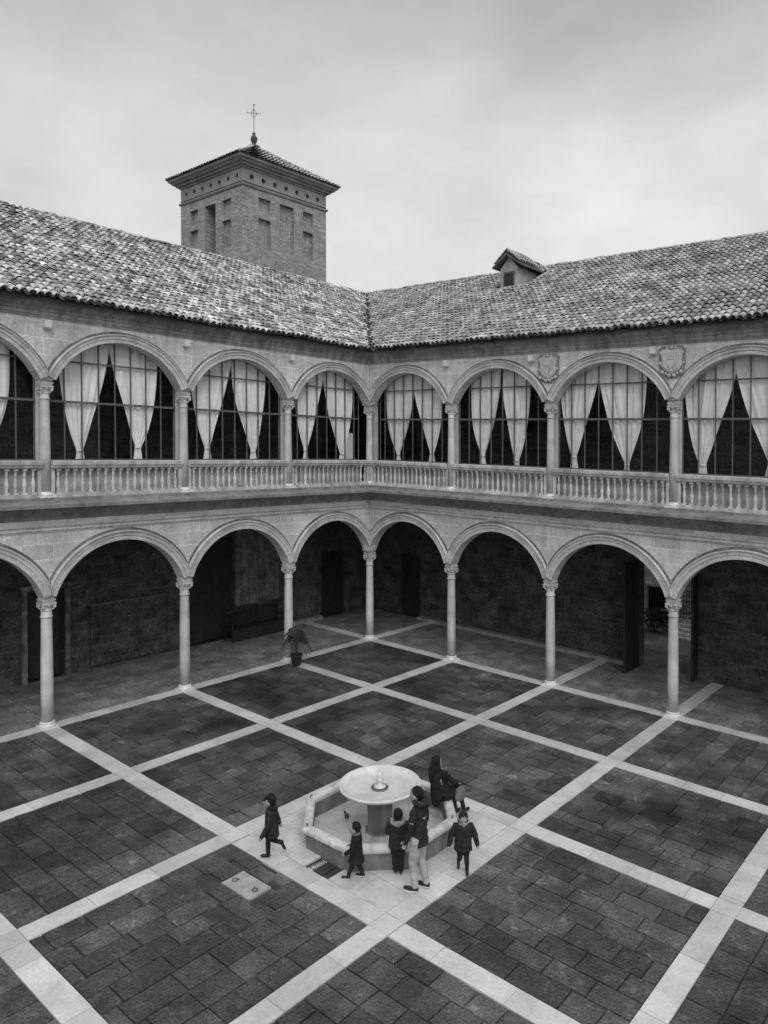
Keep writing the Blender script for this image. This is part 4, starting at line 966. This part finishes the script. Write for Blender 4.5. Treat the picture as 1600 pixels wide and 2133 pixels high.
    if outfit.get('scarf'):
        m = MB(); pts = []
        for k in range(13):
            a = 2*math.pi*k/12; pts.append(nk+sd*.080*w*math.cos(a)+V_['look']*.085*w*math.sin(a)+Vector((0, 0, .035*s)))
        limb(m, pts, [.042*w]*13); limb(m, [nk+V_['look']*.09*w, nk+V_['look']*.12*w-Vector((0, 0, .05*s))], [.04*w, .03*w]); skin(m, 'scarf', outfit['scarf'], root, .008, fold=.006, fs=30, smooth=1)
    return root, V_
def pose(h, kid, **kw):
    """standing rest pose scaled to height h; overrides replace joints (metres)"""
    s = h
    if kid: J = dict(pelvis=(0, 0, .46*s), chest=(0, .0, .66*s), neck=(0, 0, .79*s), head=(0, .01, .895*s), hem=(0, 0, .36*s),
        shL=(-.125*s, 0, .745*s), shR=(.125*s, 0, .745*s), elL=(-.16*s, -.01, .59*s), elR=(.16*s, -.01, .59*s), wrL=(-.165*s, .03, .455*s), wrR=(.165*s, .03, .455*s),
        hipL=(-.055*s, 0, .45*s), hipR=(.055*s, 0, .45*s), knL=(-.06*s, .01, .25*s), knR=(.06*s, .01, .25*s), anL=(-.06*s, -.01, .055*s), anR=(.06*s, -.01, .055*s), toeL=(-.07*s, .10*s, .035), toeR=(.07*s, .10*s, .035))
    else: J = dict(pelvis=(0, 0, .53*s), chest=(0, 0, .72*s), neck=(0, 0, .835*s), head=(0, .02, .93*s), hem=(0, 0, .47*s),
        shL=(-.115*s, 0, .80*s), shR=(.115*s, 0, .80*s), elL=(-.14*s, -.02, .63*s), elR=(.14*s, -.02, .63*s), wrL=(-.14*s, .05, .49*s), wrR=(.14*s, .05, .49*s),
        hipL=(-.05*s, 0, .51*s), hipR=(.05*s, 0, .51*s), knL=(-.055*s, .015, .275*s), knR=(.055*s, .015, .275*s), anL=(-.055*s, -.01, .045*s), anR=(.055*s, -.01, .045*s), toeL=(-.065*s, .11*s, .035), toeR=(.065*s, .11*s, .035))
    J['look'] = (0, 1, 0)
    for k, v in kw.items(): J[k] = v
    J['look'] = tuple(Vector(J['look']).normalized()); return J
LEFTW = (-.78, -.63); AWAY = (-.63, .78); TOW = (.6, -.8)
# 1 the child on the left, walking left, rear foot kicked up
h = 1.13
person('small child walking alone left of the fountain, dark coat, rear foot lifted', 9.12, -11.98, LEFTW,
       pose(h, True, knR=(.06, .06, .28), anR=(.06, -.18, .22), toeR=(.06, -.235, .10), knL=(-.05, .05, .28), anL=(-.05, .05, .06), toeL=(-.055, .17, .035), hem=(0, -.01, .37), wrL=(-.20, .12, .47), elL=(-.19, .02, .64), wrR=(.19, -.10, .53), elR=(.18, -.06, .66), head=(0, .03, 1.01), neck=(0, .01, .885)),
       h, .105, dict(coat=M_coat2, trousers=M_dtrou, hair='fluffy', flare=.98, cw=1.12, fold=.014, hood=(M_coat2, .95, .8, False)))
# 2 small child facing left before the fountain
h = .99
person('smallest child in front of the fountain, dark coat with pale collar, facing left', 10.79, -11.46, (-.86, -.42),
       pose(h, True, knL=(-.05, .07, .24), anL=(-.06, .13, .06), toeL=(-.07, .235, .04), knR=(.06, -.02, .24), anR=(.07, -.09, .06), toeR=(.08, .02, .035), hem=(0, 0, .32), elL=(-.17, .04, .58), wrL=(-.13, .14, .50), head=(0, .03, .885), look=(-.1, 1, -.15)),
       h, .098, dict(coat=M_black, trousers=M_dtrou, hair='short', flare=1.22, cw=1.15, fold=.010, scarf=M_grey, sole=True))
# 3 child with a fur-trimmed hood, seen from behind at the rim
h = 1.17
person('child seen from behind at the fountain rim, pale fur-trimmed hood', 11.22, -10.86, (-.66, .75),
       pose(h, True, elL=(-.185, .05, .72), wrL=(-.13, .19, .66), elR=(.185, .05, .72), wrR=(.13, .20, .66), hem=(0, 0, .48), anL=(-.045, .0, .06), anR=(.05, -.03, .06), knL=(-.055, .02, .30), knR=(.055, .01, .30), toeL=(-.06, .12, .035), toeR=(.06, .09, .035)),
       h, .100, dict(coat=M_coat2, trousers=M_dtrou, hair='short', cw=1.22, fold=.014, hood=(M_fur, 1.22, 1.15, True), sole=True, tw=1.12))
# 4 the man
h = 1.75
person('tall man in dark quilted jacket, pale trousers and sneakers, beside the fur-hooded child', 11.80, -10.98, (-.93, -.22),
       pose(h, False, knL=(-.09, .06, .48), anL=(-.10, .02, .085), toeL=(-.11, .20, .04), knR=(.09, .0, .49), anR=(.10, -.10, .085), toeR=(.12, .07, .04), hem=(0, -.01, .80), elL=(-.235, .02, 1.13), wrL=(-.20, .13, .89), elR=(.235, -.04, 1.13), wrR=(.21, .08, .90), head=(0, .05, 1.625), look=(-.15, 1, -.35)),
       h, .118, dict(coat=M_coat2, trousers=M_trou, hair='short', cw=.92, fold=.020, foldscale=9, hood=(M_coat2, 1.1, 1.15, False), sole=True, tw=1.12, shirt=True))
# 5 the woman seated on the rim, one leg stretched out
FS = (-.06, .99)
person('long-haired woman in black sitting on the far right rim of the fountain', 10.76, -8.93, FS,
       dict(pelvis=(0, -.02, .58), chest=(-.05, -.14, .91), neck=(-.08, -.18, 1.13), head=(-.09, -.15, 1.255), hem=(.0, .02, .50), look=tuple(Vector((.35, 1, -.3)).normalized()),
            shL=(-.24, -.16, 1.07), shR=(.10, -.15, 1.07), elL=(-.26, -.05, .80), wrL=(-.16, .12, .68), elR=(.17, .02, .86), wrR=(.13, .24, .70),
            hipL=(-.09, .0, .56), hipR=(.09, .0, .56), knL=(-.05, .34, .58), anL=(-.02, .40, .08), toeL=(-.02, .55, .04), knR=(.11, .34, .61), anR=(.10, .52, .09), toeR=(.12, .68, .04)),
       1.62, .112, dict(coat=M_black, trousers=M_dtrou, hair='long', cw=.92, fold=.012, tw=.95, coat_extra=(([(-.05, -.18, 1.05), (-.07, -.22, .84), (-.07, -.21, .62), (-.06, -.22, .46)], [.09, .115, .12, .09]), ([(0, -.04, .62), (0, .08, .62)], [.14, .12]))))
# 6 child coming towards us on the right
h = 1.10
person('small child walking towards the camera right of the fountain, pale scarf', 12.06, -10.06, (.62, -.78),
       pose(h, True, elL=(-.215, .0, .66), wrL=(-.245, .03, .52), elR=(.215, .0, .66), wrR=(.25, .04, .52), knL=(-.06, .02, .27), anL=(-.07, .06, .06), toeL=(-.07, .17, .035), knR=(.06, .05, .28), anR=(.08, -.12, .13), toeR=(.085, -.04, .04), hem=(0, 0, .40), look=(-.1, 1, -.4), head=(0, .05, .985)),
       h, .102, dict(coat=M_coat2, trousers=M_dtrou, hair='short', cw=1.25, fold=.014, fringe=True, scarf=M_scarf, hood=(M_coat2, 1.0, .9, False)))
BG = empty('handbag', (10.98, -8.72, .47+G(10.98, -8.72)), 'pale grey handbag resting beside the seated woman on the fountain rim', 'bag')
m = MB(); loft(m, [((0, 0, 0), .07, .13), ((0, 0, .06), .085, .15), ((0, 0, .18), .07, .13), ((0, 0, .25), .03, .11)]); skin(m, 'bag_body', M_grey, BG, .010, fold=.008, fs=14)
m = MB(); m.tube([(0, -.09, .22), (0, -.07, .34), (0, 0, .38), (0, .07, .34), (0, .09, .22)], .010, 6); m.build('strap', M_shoe, BG, lift=False)
